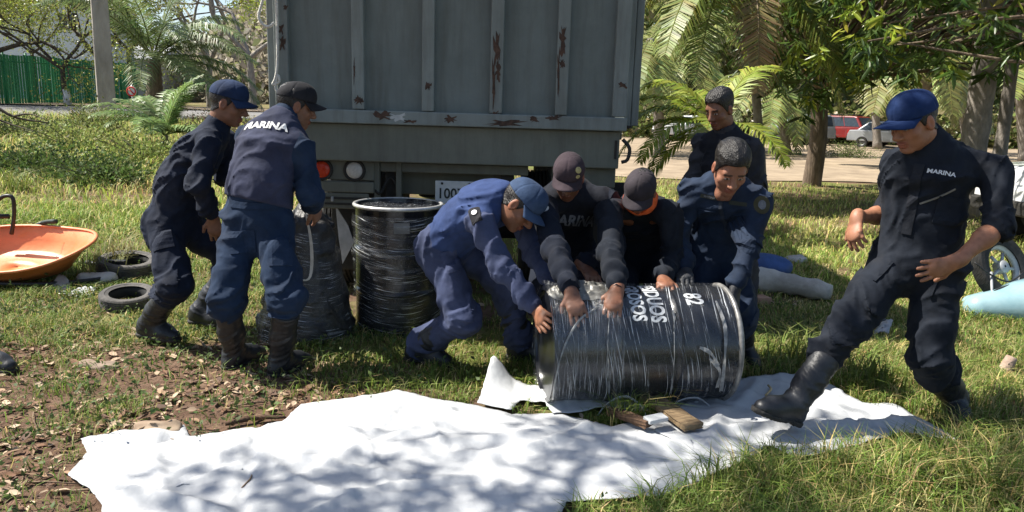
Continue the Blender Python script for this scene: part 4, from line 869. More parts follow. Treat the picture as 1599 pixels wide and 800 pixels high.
# ================================================================== white sheets on the ground
MSHEET = pmat('sheet_white', (.47, .485, .50), (.55, .56, .57), scale=5, rough=.65, bump=.18, bscale=26, spec=.3, transl=.12)
def sheet(name, label, outline, base, amp, seed, dirn=(1, .25), step=.019, extra=None, group='white plastic sheets', lift_edge=0.0):
    O = [on_ground(px, py)[:2] for px, py in outline]; P = []
    for k in range(len(O)):
        a, b = O[k], O[(k + 1) % len(O)]; m = max(1, int(np.linalg.norm(b - a) / step)); P += [a + (b - a) * t / m for t in range(m)]
    P = np.array(P); nb = len(P); lo, hi = P.min(0), P.max(0); X, Y = np.meshgrid(np.arange(lo[0], hi[0], step), np.arange(lo[1], hi[1], step)); G = np.stack([X.ravel(), Y.ravel()], -1) + rng.uniform(-.2, .2, (X.size, 2)) * step
    P = P + rng.normal(0, .002, P.shape)
    # inside test
    ins = np.zeros(len(G), bool); dm = np.full(len(G), 9.0)
    for k in range(nb):
        a, b = P[k], P[(k + 1) % nb]; c = ((a[1] > G[:, 1]) != (b[1] > G[:, 1])); xi = (b[0] - a[0]) * (G[:, 1] - a[1]) / (b[1] - a[1] + 1e-12) + a[0]; ins ^= c & (G[:, 0] < xi)
        dm = np.minimum(dm, np.hypot(G[:, 0] - a[0], G[:, 1] - a[1]))
    G = G[ins & (dm > step * .6)]; A = np.concatenate([P, G])
    r = delaunay_2d_cdt([Vector(v) for v in A.tolist()], [], [list(range(nb))], 1, 1e-6); V2 = np.array([v[:] for v in r[0]]); F = r[2]
    x, y = V2.T; d = nrm(dirn); R_ = np.random.default_rng(seed); z = base + amp * .45 * n2(x, y, 1.1, seed) + .003 * n2(x, y, 24, seed)
    dB = np.min(np.hypot(x[:, None] - P[None, ::2, 0], y[:, None] - P[None, ::2, 1]), 1); tap = np.clip(dB / .10, .12, 1)
    K = int(5 + 12 * (hi[0] - lo[0]) * (hi[1] - lo[1]) / 1.2); K = min(K, 70)
    for q in range(K):
        cx, cy = R_.uniform(lo[0], hi[0]), R_.uniform(lo[1], hi[1]); th = math.atan2(d[1], d[0]) + R_.normal(0, .55) + (math.pi / 2 if R_.random() < .22 else 0); ln = R_.uniform(.2, .8); wd = R_.uniform(.012, .06)
        s = (x - cx) * math.cos(th) + (y - cy) * math.sin(th); t = -(x - cx) * math.sin(th) + (y - cy) * math.cos(th) + .05 * np.sin(s * 5 + q) + .25 * s * s * R_.normal(0, 1)
        z = z + amp * R_.uniform(.35, 1.1) * np.clip(1 - np.abs(t) / wd, 0, 1) ** 1.15 * np.exp(-(s / ln) ** 2) * (wd / .06) * tap
    for q in range(9):
        th = math.atan2(d[1], d[0]) + (0 if q % 3 == 0 else math.pi / 2) + R_.normal(0, .05); p0 = R_.uniform(lo, hi); t = -(x - p0[0]) * math.sin(th) + (y - p0[1]) * math.cos(th); z = z + R_.choice([-1, 1]) * .007 * np.clip(1 - np.abs(t) / .035, 0, 1)
    z = z + ground_z(x, y)
    if extra is not None: z = z + extra(x, y)
    o = poly_mesh(name, np.stack([x, y, z], -1), F, MSHEET, None, True); so_ = o.modifiers.new('s', 'SOLIDIFY'); so_.thickness = .0015; so_.offset = 0
    tag(o, label, 'sheet', group); return o
drum_clear = lambda x, y: -.05 * np.exp(-((y - 4.0) / .2) ** 4) * ((x > .2) & (x < 1.35))
sheet('plastic_sheet', 'narrow white sheet strip peeping out at the far left of the pile', SHEET_OUT[0], .012, .018, 3, (1, .1))
sheet('plastic_sheet', 'largest white sheet, creased, spread across the foreground', SHEET_OUT[1], .018, .036, 7, (1, .22))
sheet('plastic_sheet', 'white sheet under the forward boot, running out to a pointed corner', SHEET_OUT[2], .024, .035, 12, (1, -.3))
sheet('plastic_sheet', 'white sheet edge caught under the lying drum', SHEET_OUT[3], .03, .03, 15, (1, .1), extra=lambda x, y: .13 * np.exp(-((x + .10) / .10) ** 2 - ((y - 3.90) / .13) ** 2) + 0)
sheet('plastic_sheet', 'small white sheet scrap between the drum and the grey boot', SHEET_OUT[4], .02, .015, 19, (1, .1), step=.02)
def ribbon(name, label, P, w, mat, n=40, cat='strap', upv=(0, 0, 1)):
    P = smooth_path(P, n); T = np.gradient(P, axis=0); s = np.cross(T, upv); s /= np.linalg.norm(s, axis=1, keepdims=True) + 1e-9; s = s * .5 + np.array([0, .3, .45]); V = np.concatenate([P - s * w, P + s * w]); F = [(i, i + 1, n + i + 1, n + i) for i in range(n - 1)]
    o = poly_mesh(name, V, F, mat); so_ = o.modifiers.new('s', 'SOLIDIFY'); so_.thickness = .004; tag(o, label, cat); return o
ribbon('strap_loop', 'white webbing loop standing up on the sheets before the drum', [at(930, 655, 3.52), at(948, 632, 3.52), at(975, 620, 3.52), at(1000, 634, 3.50), at(1010, 660, 3.46), at(1000, 672, 3.42)], .016, MSHEET)
ribbon('strap_loop', 'white webbing strap bent over grass right of the planks', [at(1045, 640, 3.62), at(1062, 626, 3.62), at(1088, 622, 3.62), at(1108, 634, 3.60)], .012, MSHEET)
def seam(): pass

# planks, paper
MWOOD = pmat('plank_weathered', (.14, .09, .05), (.34, .24, .13), scale=6, rough=.85, bump=.5, bscale=30, stretch=(1, 8, 1)); MWOODD = pmat('plank_dark', (.05, .03, .02), (.16, .09, .05), scale=6, rough=.9, bump=.5, bscale=30, stretch=(1, 8, 1))
def plank(label, a, b, w, th, mat, z):
    a = on_ground(*a); b = on_ground(*b); c = (a + b) / 2; L = np.linalg.norm(b - a); ang = math.atan2(b[1] - a[1], b[0] - a[0]) - math.pi / 2
    bm = bmesh.new(); bbox(bm, (-w / 2, -L / 2, 0), (w / 2, L / 2, th)); bmesh.ops.subdivide_edges(bm, edges=bm.edges, cuts=3, use_grid_fill=True)
    for v in bm.verts: v.co += Vector(rng.normal(0, .0025, 3))
    o = mesh_bm('plank', bm, mat, None, bevel=.003); o.location = (c[0], c[1], z); o.rotation_euler = (rng.uniform(-.04, .04), rng.uniform(-.05, .05), ang); tag(o, label, 'plank', 'planks by the drum')
plank('split yellowish plank lying before the drum', (1012, 640), (1082, 688), .10, .03, MWOOD, .055); plank('narrow dark plank half under the white sheet', (950, 660), (1012, 684), .05, .03, MWOODD, .05); plank('dark plank end pressed under the drum', (1000, 622), (1034, 652), .12, .05, MWOODD, .02)
o_ = box('foam_block', (-.055, -.028, 0), (.055, .028, .02), pmat('foam', (.36, .38, .39), (.48, .49, .5), scale=20, rough=.9), None, .004); c = on_ground(1022, 680); o_.location = (c[0], c[1], .075); o_.rotation_euler = (.1, 0, .5); tag(o_, 'small pale grey foam block beside the yellowish plank', 'foam block')
o_ = tube('twig', smooth_path([on_ground(1198, 618) + [0, 0, .06], on_ground(1202, 626) + [0, 0, .065], on_ground(1194, 634) + [0, 0, .06]], 8), .006, plain('straw', (.5, .38, .2), .8)); tag(o_, 'short straw-coloured twig on the sheet by the boot toe', 'twig')
o_ = tube('stick', smooth_path([on_ground(352, 668) + [0, 0, .02], on_ground(400, 660) + [0, 0, .025], on_ground(446, 658) + [0, 0, .02]], 10), [.012, .013, .012, .014, .012, .011, .012, .010, .009, .006], MWOODD); tag(o_, 'thin brown stick at the back edge of the largest sheet', 'stick')

# ================================================================== left: wheelbarrow, tyres, scrap
MORANGE = pmat('barrow_orange', (.66, .19, .06), (.78, .27, .10), scale=5, rough=.42, bump=.08, bscale=30, spec=.5, coat=.2); MBLACKP = plain('black_tube', (.015, .015, .016), .45)
def barrow():
    c = gp(34, 5.95); root = empty('wheelbarrow', c); tag(root, 'orange wheelbarrow tray with black tube frame lying in the grass', 'wheelbarrow')
    rings = []; n = 64; a = np.linspace(0, 2 * math.pi, n, endpoint=False)
    def ring(ax, by, z, off): ca, sa = np.cos(a), np.sin(a); e = .72; return np.stack([off + ax * np.sign(ca) * np.abs(ca) ** e * (1 + .12 * (ca > 0) * (1 - np.abs(sa))), by * np.sign(sa) * np.abs(sa) ** e * (1 - .22 * (ca > 0) * ca), np.full(n, z) + .10 * (ca > 0) * ca ** 2 * (z > .1)], -1)
    for ax, by, z, off in ((.60, .40, .255, 0), (.62, .42, .262, 0), (.63, .43, .25, 0), (.60, .40, .24, 0), (.52, .34, .13, -.02), (.42, .28, .05, -.05), (.36, .24, .03, -.06), (.18, .12, .028, -.06), (.01, .01, .028, -.06)): rings.append(ring(ax, by, z, off))
    V = np.concatenate(rings); F = [(k * n + j, k * n + (j + 1) % n, (k + 1) * n + (j + 1) % n, (k + 1) * n + j) for k in range(len(rings) - 1) for j in range(n)]
    V = V * [.92, .92, .8]; R = np.array(Matrix.Rotation(math.radians(19), 3, 'X')) ; V = V @ R.T + [-.04, 0, .09]
    t = poly_mesh('tray', V, F, MORANGE, root); t.modifiers.new('s', 'SOLIDIFY').thickness = .004
    tube('frame_tube', smooth_path([(-.9, -.25, .06), (-.3, -.32, .05), (.3, -.30, .05), (.66, -.1, .06), (.66, .12, .08), (.3, .3, .1)], 24), .018, MBLACKP, root)
    L = lambda px, py, Y: at(px, py, Y) - c
    tube('leg', smooth_path([L(-14, 330, 6.15), L(-2, 312, 6.15), L(10, 306, 6.15), L(20, 310, 6.15), L(22, 335, 6.15), L(18, 366, 6.15)], 20), .016, MBLACKP, root); tube('brace', [L(-20, 338, 6.15), L(14, 338, 6.15)], .02, MBLACKP, root)
    tube('handle', smooth_path([L(-20, 364, 6.35), L(22, 364, 6.35), L(45, 358, 6.3), L(66, 348, 6.25)], 16), .014, MBLACKP, root); tube('grip', smooth_path([L(58, 352, 6.27), L(72, 347, 6.25), L(88, 346, 6.23)], 8), .02, plain('grip_green', (.03, .045, .04), .7), root)
    box('axle_block', (.48, .12, .10), (.72, .18, .16), MBLACKP, root, .006)
barrow()
def tyre(label, c, R, w, rot):
    root = empty('tyre', c); root.rotation_euler = rot; tag(root, label, 'tyre', 'old tyres'); V, F = lathe_np(tyre_lathe(R, w, R * .66), 44); poly_mesh('tread', V, F, MTYRE_OLD, root, False)
    V, F = lathe_np([(R * .68, w * .3), (R * .60, w * .1), (R * .62, -w * .3)], 40); poly_mesh('inner_wall', V, F, plain('tyre_inner', (.02, .02, .02), .9), root)
MTYRE_OLD = pmat('tyre_dusty', (.05, .048, .045), (.13, .12, .11), scale=8, rough=.9, bump=.3, bscale=40)
c = gp(188, 5.25); tyre('grey worn tyre lying flat beside the rubber boot', c + [0, 0, .06], .19, .11, (.14, .06, 0)); c = gp(192, 6.2); tyre('old tyre half hidden in straw behind the wheelbarrow', c + [0, 0, .08], .24, .13, (.1, .1, 0)); 
def scrap(label, outline, Y, mat, name='metal_sheet', th=.004, cat='scrap'):
    P = np.array([at(px, py, y) for px, py, y in outline]); o = poly_mesh(name, P, [tuple(range(len(P)))], mat, None, False); o.modifiers.new('s', 'SOLIDIFY').thickness = th; tag(o, label, cat); return o
MSCRAP = pmat('zinc_sheet', (.24, .26, .28), (.40, .41, .42), scale=6, rough=.45, metal=.35, bump=.15)
def bent(name, label, quad, mat, cat, bend=.06, amp=.01, th=.004):
    A, B, C, D = [np.asarray(q, float) for q in quad]; n = 10; u, v = np.meshgrid(np.linspace(0, 1, n), np.linspace(0, 1, n), indexing='ij'); u = u[..., None]; v = v[..., None]; P = (A * (1 - u) + B * u) * (1 - v) + (D * (1 - u) + C * u) * v
    P = P + np.array([0, 0, 1]) * (bend * np.sin(u * math.pi)) + rng.normal(0, amp, P.shape); V = P.reshape(-1, 3); F = [(i * n + j, (i + 1) * n + j, (i + 1) * n + j + 1, i * n + j + 1) for i in range(n - 1) for j in range(n - 1)]
    o = poly_mesh(name, V, F, mat, None, True); o.modifiers.new('s', 'SOLIDIFY').thickness = th; tag(o, label, cat); return o
bent('metal_sheet', 'bent grey sheet of metal leaning below the wheelbarrow tray', [at(64, 466, 5.55), at(126, 470, 5.5), at(112, 446, 5.7), at(92, 428, 5.75)], MSCRAP, 'scrap', .03, .003)
bent('plastic_scrap', 'crumpled white plastic scrap between metal sheet and tyre', [at(100, 472, 5.45), at(146, 462, 5.5), at(148, 448, 5.6), at(112, 455, 5.6)], MSHEET, 'scrap', .02, .008)
def rock(name, label, c, r, mat, cat, seed=0, h=.02):
    f = Field(-np.array(r) * 1.4, np.array(r) * 1.4, h); f.ell((0, 0, 0), np.eye(3), r); g = f.grid(); f.F += (vnoise(g[..., 0] / r[0] * 1.6 + seed, g[..., 1] / r[1] * 1.6 + 5, g[..., 2] / r[2] * 1.6) - .5) * min(r) * .9
    V, Q = f.mesh(); o = mesh_np(name, V, Q, mat, None, smooth=True); o.location = np.asarray(c, float).tolist(); tag(o, label, cat); return o
MROCKL = pmat('rock_pale', (.30, .29, .28), (.52, .50, .48), scale=8, rough=.9, bump=.5, bscale=30)
rock('stone', 'pale flat stone at the lip of the orange tray', gp(142, 5.9) + [0, 0, .05], (.16, .1, .06), MROCKL, 'stone', 2); rock('stone', 'pale stone in the sunny grass beyond the log', gp(1254, 7.6) + [0, 0, .03], (.12, .09, .05), MROCKL, 'stone', 4)
rock('stone', 'flat brownish stone on the bare soil at the lower left', gp(130, 4.0)+[0,0,.005], (.13, .05, .03), pmat('stone_brown', (.2, .14, .10), (.34, .26, .2), scale=8, rough=.9), 'stone', 6, .008)
rock('stone', 'long brown clod behind the left end of the sheets', on_ground(245, 672)+[0,0,.01], (.12, .05, .035), pmat('stone_brown2', (.22, .15, .10), (.36, .28, .2), scale=8, rough=.9), 'stone', 9, .008)

# ================================================================== right: log, bricks, scooter, stump, cars
MLOG = pmat('log_pale', (.34, .31, .27), (.62, .58, .52), scale=4, rough=.85, bump=.5, bscale=18, stretch=(1, 1, 1))
lp = smooth_path([gp(1172, 6.42) + [0, 0, .09], gp(1235, 6.25) + [0, 0, .10], gp(1316, 6.02) + [0, 0, .08]], 14); o_ = tube('log', lp, np.linspace(.115, .075, 14) + rng.normal(0, .006, 14), MLOG, None, 16); tag(o_, 'pale stripped log lying on the grass behind the drum', 'log')
rock('bag', 'dark blue bag lying behind the pale log', gp(1200, 6.9) + [0, 0, .1], (.28, .16, .13), plain('bag_blue', (.03, .07, .2), .6), 'bag', 3)
def brick_(label, px, Y, rz): o = box('brick', (-.11, -.06, 0), (.11, .06, .055), pmat('clay_brick', (.30, .15, .09), (.42, .25, .17), scale=9, rough=.9, bump=.3), None, .004); p = gp(px, Y); o.location = (p[0], p[1], p[2] + .005); o.rotation_euler = (0, .05, rz); tag(o, label, 'brick')
brick_('reddish clay brick in front of the pale log', 1196, 5.9, .3)
MTEAL = pmat('scooter_teal', (.20, .34, .38), (.30, .43, .46), scale=5, rough=.3, coat=.4, bump=.03)
def scooter():
    c = gp(1575, 5.9); root = empty('scooter', c); tag(root, 'pale teal scooter lying on its side behind the tall man', 'scooter'); L = lambda px, py, Y: at(px, py, Y) - c
    f = Field((-.75, -.5, -.02), (.9, .5, .55), .016)
    a, b = L(1530, 478, 5.75), L(1640, 478, 5.7); f.cone(a + [0, 0, -.02], b, .12, .23, .05); f.cone(L(1516, 474, 6.0), L(1560, 468, 6.0), .07, .10, .06); f.cone(L(1590, 470, 5.8), L(1660, 440, 6.0), .15, .12, .08); f.clip((0, 0, .0), (0, 0, -1))
    mesh_np('body_shell', *f.mesh(), MTEAL, root, smooth=True)
    wc = L(1562, 418, 6.05); R = .29; V, F = lathe_np(tyre_lathe(R, .10, R * .62), 40); T = np.array(Matrix.Rotation(math.radians(62), 3, 'X') @ Matrix.Rotation(.35, 3, 'Y')); wh = poly_mesh('tyre', V @ T.T + wc, F, MTYRE, root, False)
    V, F = lathe_np([(R * .64, .03), (R * .56, .02), (R * .52, 0), (R * .56, -.02), (R * .64, -.03)], 32); poly_mesh('rim', V @ T.T + wc, F, MSTEEL, wh)
    V, F = lathe_np([(.01, .045), (.05, .045), (.055, .03), (.055, -.03), (.01, -.04)], 20); poly_mesh('hub', V @ T.T + wc, F, MSTEEL, wh)
    for k in range(5):
        t = k * 2 * math.pi / 5; tube('spoke', [T @ np.array([.04 * math.cos(t), .04 * math.sin(t), .01]) + wc, T @ np.array([.13 * math.cos(t), .13 * math.sin(t), .01]) + wc], .014, MSTEEL, wh, 6)
    tube('cable', smooth_path([L(1522, 410, 5.85), L(1545, 428, 5.82), L(1575, 440, 5.82), L(1600, 425, 5.85)], 14), .007, MBLACKP, root); tube('stand', [L(1548, 425, 5.85), L(1550, 480, 5.7)], .010, MSTEEL, root)
    tube('handlebar', smooth_path([L(1535, 470, 5.7), L(1560, 452, 5.75), L(1600, 440, 5.8)], 10), .012, MBLACKP, root)
scooter()
def stump():
    c = gp(1566, 4.35); root = empty('dead_stump', c); tag(root, 'brown uprooted stump with root tangle at the right edge', 'stump'); L = lambda px, py, Y: at(px, py, Y) - c
    tube('trunk', smooth_path([L(1556, 608, 4.3), L(1566, 585, 4.3), L(1580, 558, 4.32)], 8), np.linspace(.05, .032, 8), pmat('stump_wood', (.22, .15, .11), (.42, .32, .25), scale=8, rough=.9, bump=.5), root, 10)
    for k in range(16):
        p = L(1555 + rng.uniform(-6, 6), 606, 4.3); d = rng.normal(0, 1, 3) * [1, .7, .35] + [0, 0, .15]; tube('root', smooth_path([p, p + nrm(d) * .08, p + nrm(d) * .16 + rng.normal(0, .03, 3)], 7), np.linspace(.009, .003, 7), MBARKD, root, 5)
stump()
bent('rubber_scrap', 'black and grey scrap behind the tall man\'s legs', [gp(1345, 5.35) + [0, 0, .04], gp(1408, 5.2) + [0, 0, .05], gp(1414, 5.5) + [0, 0, .16], gp(1350, 5.6) + [0, 0, .08]], plain('scrap_dark', (.04, .04, .042), .5), 'scrap', .06, .01, .01)
bent('metal_strip', 'pale bent metal strip behind the tall man\'s legs', [gp(1392, 5.0) + [0, 0, .03], gp(1418, 4.95) + [0, 0, .05], gp(1420, 5.05) + [0, 0, .13], gp(1396, 5.1) + [0, 0, .06]], MSCRAP, 'scrap', .02, .004, .006)

# ------------------------------------------------------------------ vehicles
def car(label, pos, rz, paint, kind='suv', group=None, name='parked_car'):
    root = empty(name, pos, rz); tag(root, label, 'car', group)
    if kind == 'suv': L, W, prof, cab = 4.1, 1.72, [(0, .42), (0, .62), (.04, .92), (.9, .98), (1.15, 1.02), (4.0, 1.02), (4.1, .8), (4.1, .42)], [(1.1, 1.0), (1.55, 1.60), (1.75, 1.64), (3.75, 1.64), (3.95, 1.56), (4.07, 1.0)]
    elif kind == 'pickup': L, W, prof, cab = 4.9, 1.8, [(0, .42), (0, .7), (.08, .98), (1.2, 1.06), (1.4, 1.08), (4.8, 1.08), (4.9, 1.0), (4.9, .45)], [(1.3, 1.06), (1.85, 1.66), (2.05, 1.70), (3.0, 1.70), (3.15, 1.64), (3.25, 1.06)]
    else: L, W, prof, cab = 4.2, 1.68, [(0, .35), (0, .6), (.06, .78), (1.0, .88), (1.2, .9), (3.6, .94), (4.1, .92), (4.2, .7), (4.2, .35)], [(1.05, .88), (1.75, 1.36), (2.0, 1.41), (2.9, 1.41), (3.2, 1.36), (3.75, .92)]
    def ext(name, pr, w0, w1, mat, par, bev):
        bm = bmesh.new(); zs = [p[1] for p in pr]; z0, z1 = min(zs), max(zs); rows = []
        for s in (-1, 1):
            rows.append([bm.verts.new((p[0] - L / 2, s * (w0 + (w1 - w0) * ((p[1] - z0) / (z1 - z0))) / 2, p[1])) for p in pr])
        n = len(pr); bm.faces.new(rows[0]); bm.faces.new(rows[1][::-1])
        for i in range(n): bm.faces.new((rows[0][i], rows[1][i], rows[1][(i + 1) % n], rows[0][(i + 1) % n]))
        return mesh_bm(name, bm, mat, par, bevel=bev, segs=3)
    wheels = (.78, L - .8); R = .34 if kind != 'sedan' else .3
    ext('body', prof, W, W * .97, paint, root, .05); ext('cabin', cab, W * .95, W * .78, paint, root, .05)
    zc0, zc1 = cab[0][1] + .06, cab[2][1] - .09; xr = (cab[0][0] - L / 2, cab[-1][0] - L / 2)
    def wx(k, z): a, b = (cab[0], cab[1]) if k == 0 else (cab[-1], cab[-2]); return a[0] + (b[0] - a[0]) * (z - a[1]) / (b[1] - a[1]) - L / 2
    wid = lambda z: (W * .95 + (W * .78 - W * .95) * (z - cab[0][1]) / (cab[2][1] - cab[0][1])) / 2 + .006
    for s in (-1, 1):
        x0, x1 = wx(0, zc0) + .12, wx(1, zc0) - .12; u0, u1 = wx(0, zc1) + .10, wx(1, zc1) - .10; nw = 2 if kind == 'pickup' else 3; g = .05
        for k in range(nw):
            fa, fb = k / nw, (k + 1) / nw; q = [(x0 + (x1 - x0) * fa + g / 2, zc0), (x0 + (x1 - x0) * fb - g / 2, zc0), (u0 + (u1 - u0) * fb - g / 2, zc1), (u0 + (u1 - u0) * fa + g / 2, zc1)]
            poly_mesh('side_window', [(x, s * wid(z), z) for x, z in q], [(0, 1, 2, 3)], MGLASS_D, root, False)
    for k, nm in ((0, 'windscreen'), (1, 'rear_window')):
        off = -.012 if k == 0 else .012; poly_mesh(nm, [(wx(k, zc0) + off, -wid(zc0) + .12, zc0), (wx(k, zc0) + off, wid(zc0) - .12, zc0), (wx(k, zc1) + off, wid(zc1) - .12, zc1), (wx(k, zc1) + off, -wid(zc1) + .12, zc1)], [(0, 1, 2, 3)], MGLASS_D, root, False)
    for x in wheels:
        for s in (-1, 1): wheel(root, (x - L / 2, s * (W / 2 - .08), R), R, .2, 'y')
    for s in (-1, 1):
        box('headlight', (-L / 2 - .012, s * W * .36 - .16, .66), (-L / 2 + .03, s * W * .36 + .16, .80), MWHEAD, root, .02); box('tail_light', (L / 2 - .06, s * W * .42 - .08, .70), (L / 2 + .012, s * W * .42 + .08, .92), MREDL, root, .02)
    box('bumper', (-L / 2 - .06, -W / 2 + .05, .40), (-L / 2 + .02, W / 2 - .05, .58), TDARK, root, .03); box('bumper', (L / 2 - .02, -W / 2 + .05, .42), (L / 2 + .06, W / 2 - .05, .60), TDARK, root, .03)
    if kind == 'suv':
        for s in (-1, 1): tube('roof_rail', [(-.2, s * .55, 1.69), (1.5, s * .55, 1.69)], .025, TDARK, root)
        for x in (0, .65, 1.3): tube('roof_bar', [(x, -.55, 1.72), (x, .55, 1.72)], .02, TDARK, root)
    return root
MWHEAD = plain('headlight_glass', (.6, .6, .6), .15); MREDL = plain('taillight_red', (.45, .02, .015), .25)
CRED = pmat('car_red', (.15, .010, .010), (.20, .016, .014), scale=3, rough=.3, coat=.5); CSILV = pmat('car_silver', (.28, .29, .31), (.36, .37, .38), scale=3, rough=.3, metal=.3, coat=.4); CWHITE = pmat('car_white', (.66, .67, .68), (.74, .74, .74), scale=3, rough=.3, coat=.4); CGREY = pmat('car_grey', (.18, .2, .22), (.25, .26, .28), scale=3, rough=.35)
car('red off-roader with roof rack parked across the dirt road', gp(1322, 43), 2.2, CRED, 'suv', 'parked cars'); car('silver car parked beside the red off-roader, half behind the tall man', gp(1384, 40), 2.4, CSILV, 'sedan', 'parked cars')
car('white car far off behind the young palm', gp(1075, 42), .3, CWHITE, 'sedan', 'parked cars'); car('grey car in the shade left of the mango trunk', gp(1228, 41), .15, CGREY, 'suv', 'parked cars'); car('white pickup cut by the right picture edge', gp(1572, 9.0) + [2.55, 0, 0], 0.06, CWHITE, 'pickup', 'parked cars')
# ================================================================== people
def skin_mat():
    m = pmat('skin', (0.82, 0.80, 0.78), (1.0, 1.0, 1.0), scale=30, rough=0.52, bump=0.12, bscale=220, spec=0.45, vcol=True)
    b = m.node_tree.nodes['Principled BSDF']; b.inputs['Subsurface Weight'].default_value = 0.08
    b.inputs['Subsurface Radius'].default_value = (0.012, 0.005, 0.003); b.inputs['Subsurface Scale'].default_value = 1.0
    return m
def cloth_mat(name, c, dust=0.25, rough=0.85, sheen=0.02, fade=1.4):
    c = tuple(v * .74 for v in c); c1 = tuple(v * 0.75 for v in c); c2 = tuple(v * fade + 0.004 for v in c)
    m = pmat(name, c1, c2, scale=7, rough=rough, bump=0.22, bscale=20, spec=0.2, sheen=sheen, detail=8)
    nt = m.node_tree; N, L = nt.nodes, nt.links; b = N['Principled BSDF']
    prev = b.inputs['Base Color'].links[0].from_socket
    no = N.new('ShaderNodeTexNoise'); no.inputs['Scale'].default_value = 3.3; no.inputs['Detail'].default_value = 9; no.inputs['Roughness'].default_value = 0.75
    tc = N.new('ShaderNodeTexCoord'); L.new(tc.outputs['Object'], no.inputs['Vector'])
    mr = N.new('ShaderNodeMapRange'); mr.inputs[1].default_value = 0.5; mr.inputs[2].default_value = 0.8; mr.inputs[4].default_value = dust * .45
    mx = N.new('ShaderNodeMix'); mx.data_type = 'RGBA'; mx.inputs[7].default_value = (0.16, 0.13, 0.10, 1)
    L.new(no.outputs['Fac'], mr.inputs[0]); L.new(mr.outputs[0], mx.inputs[0]); L.new(prev, mx.inputs[6]); L.new(mx.outputs[2], b.inputs['Base Color'])
    return m
MSKIN = skin_mat()
MHAIR = pmat('hair_black', (0.006, 0.005, 0.005), (0.022, 0.018, 0.015), scale=90, rough=0.42, bump=0.5, bscale=190, stretch=(1, .3, 0.5))
MBOOT = pmat('boot_rubber', (0.012, 0.013, 0.016), (0.028, 0.030, 0.034), scale=11, rough=0.45, bump=0.12, bscale=70, rvar=0.15)
MSOLE = pmat('boot_sole', (0.016, 0.016, 0.016), (0.05, 0.046, 0.04), scale=25, rough=0.8, bump=0.4, bscale=60)
MGLOVE = pmat('glove_black', (0.018, 0.019, 0.022), (0.04, 0.042, 0.048), scale=30, rough=0.6, bump=0.3, bscale=150)
MTEXTW = pmat('print_white', (0.55, 0.56, 0.57), (0.78, 0.78, 0.78), scale=60, rough=0.8)
MTEXTG = pmat('print_grey', (0.10, 0.11, 0.13), (0.2, 0.21, 0.23), scale=60, rough=0.8)

def ik(S, W, a, b, hint, who=''):
    S, W, hint = map(lambda v: np.asarray(v, float), (S, W, hint)); d = W - S; L = np.linalg.norm(d)
    if L > (a + b) * 0.995:
        s = L / ((a + b) * 0.995)
        if s > 1.08: print('IK stretch', who, round(s, 2))
        a *= s; b *= s
    e = d / L; c = (a * a + L * L - b * b) / (2 * a * L); c = np.clip(c, -1, 1)
    p = hint - S; p = p - e * (p @ e); p = nrm(p)
    return S + e * a * c + p * a * math.sqrt(max(0, 1 - c * c))

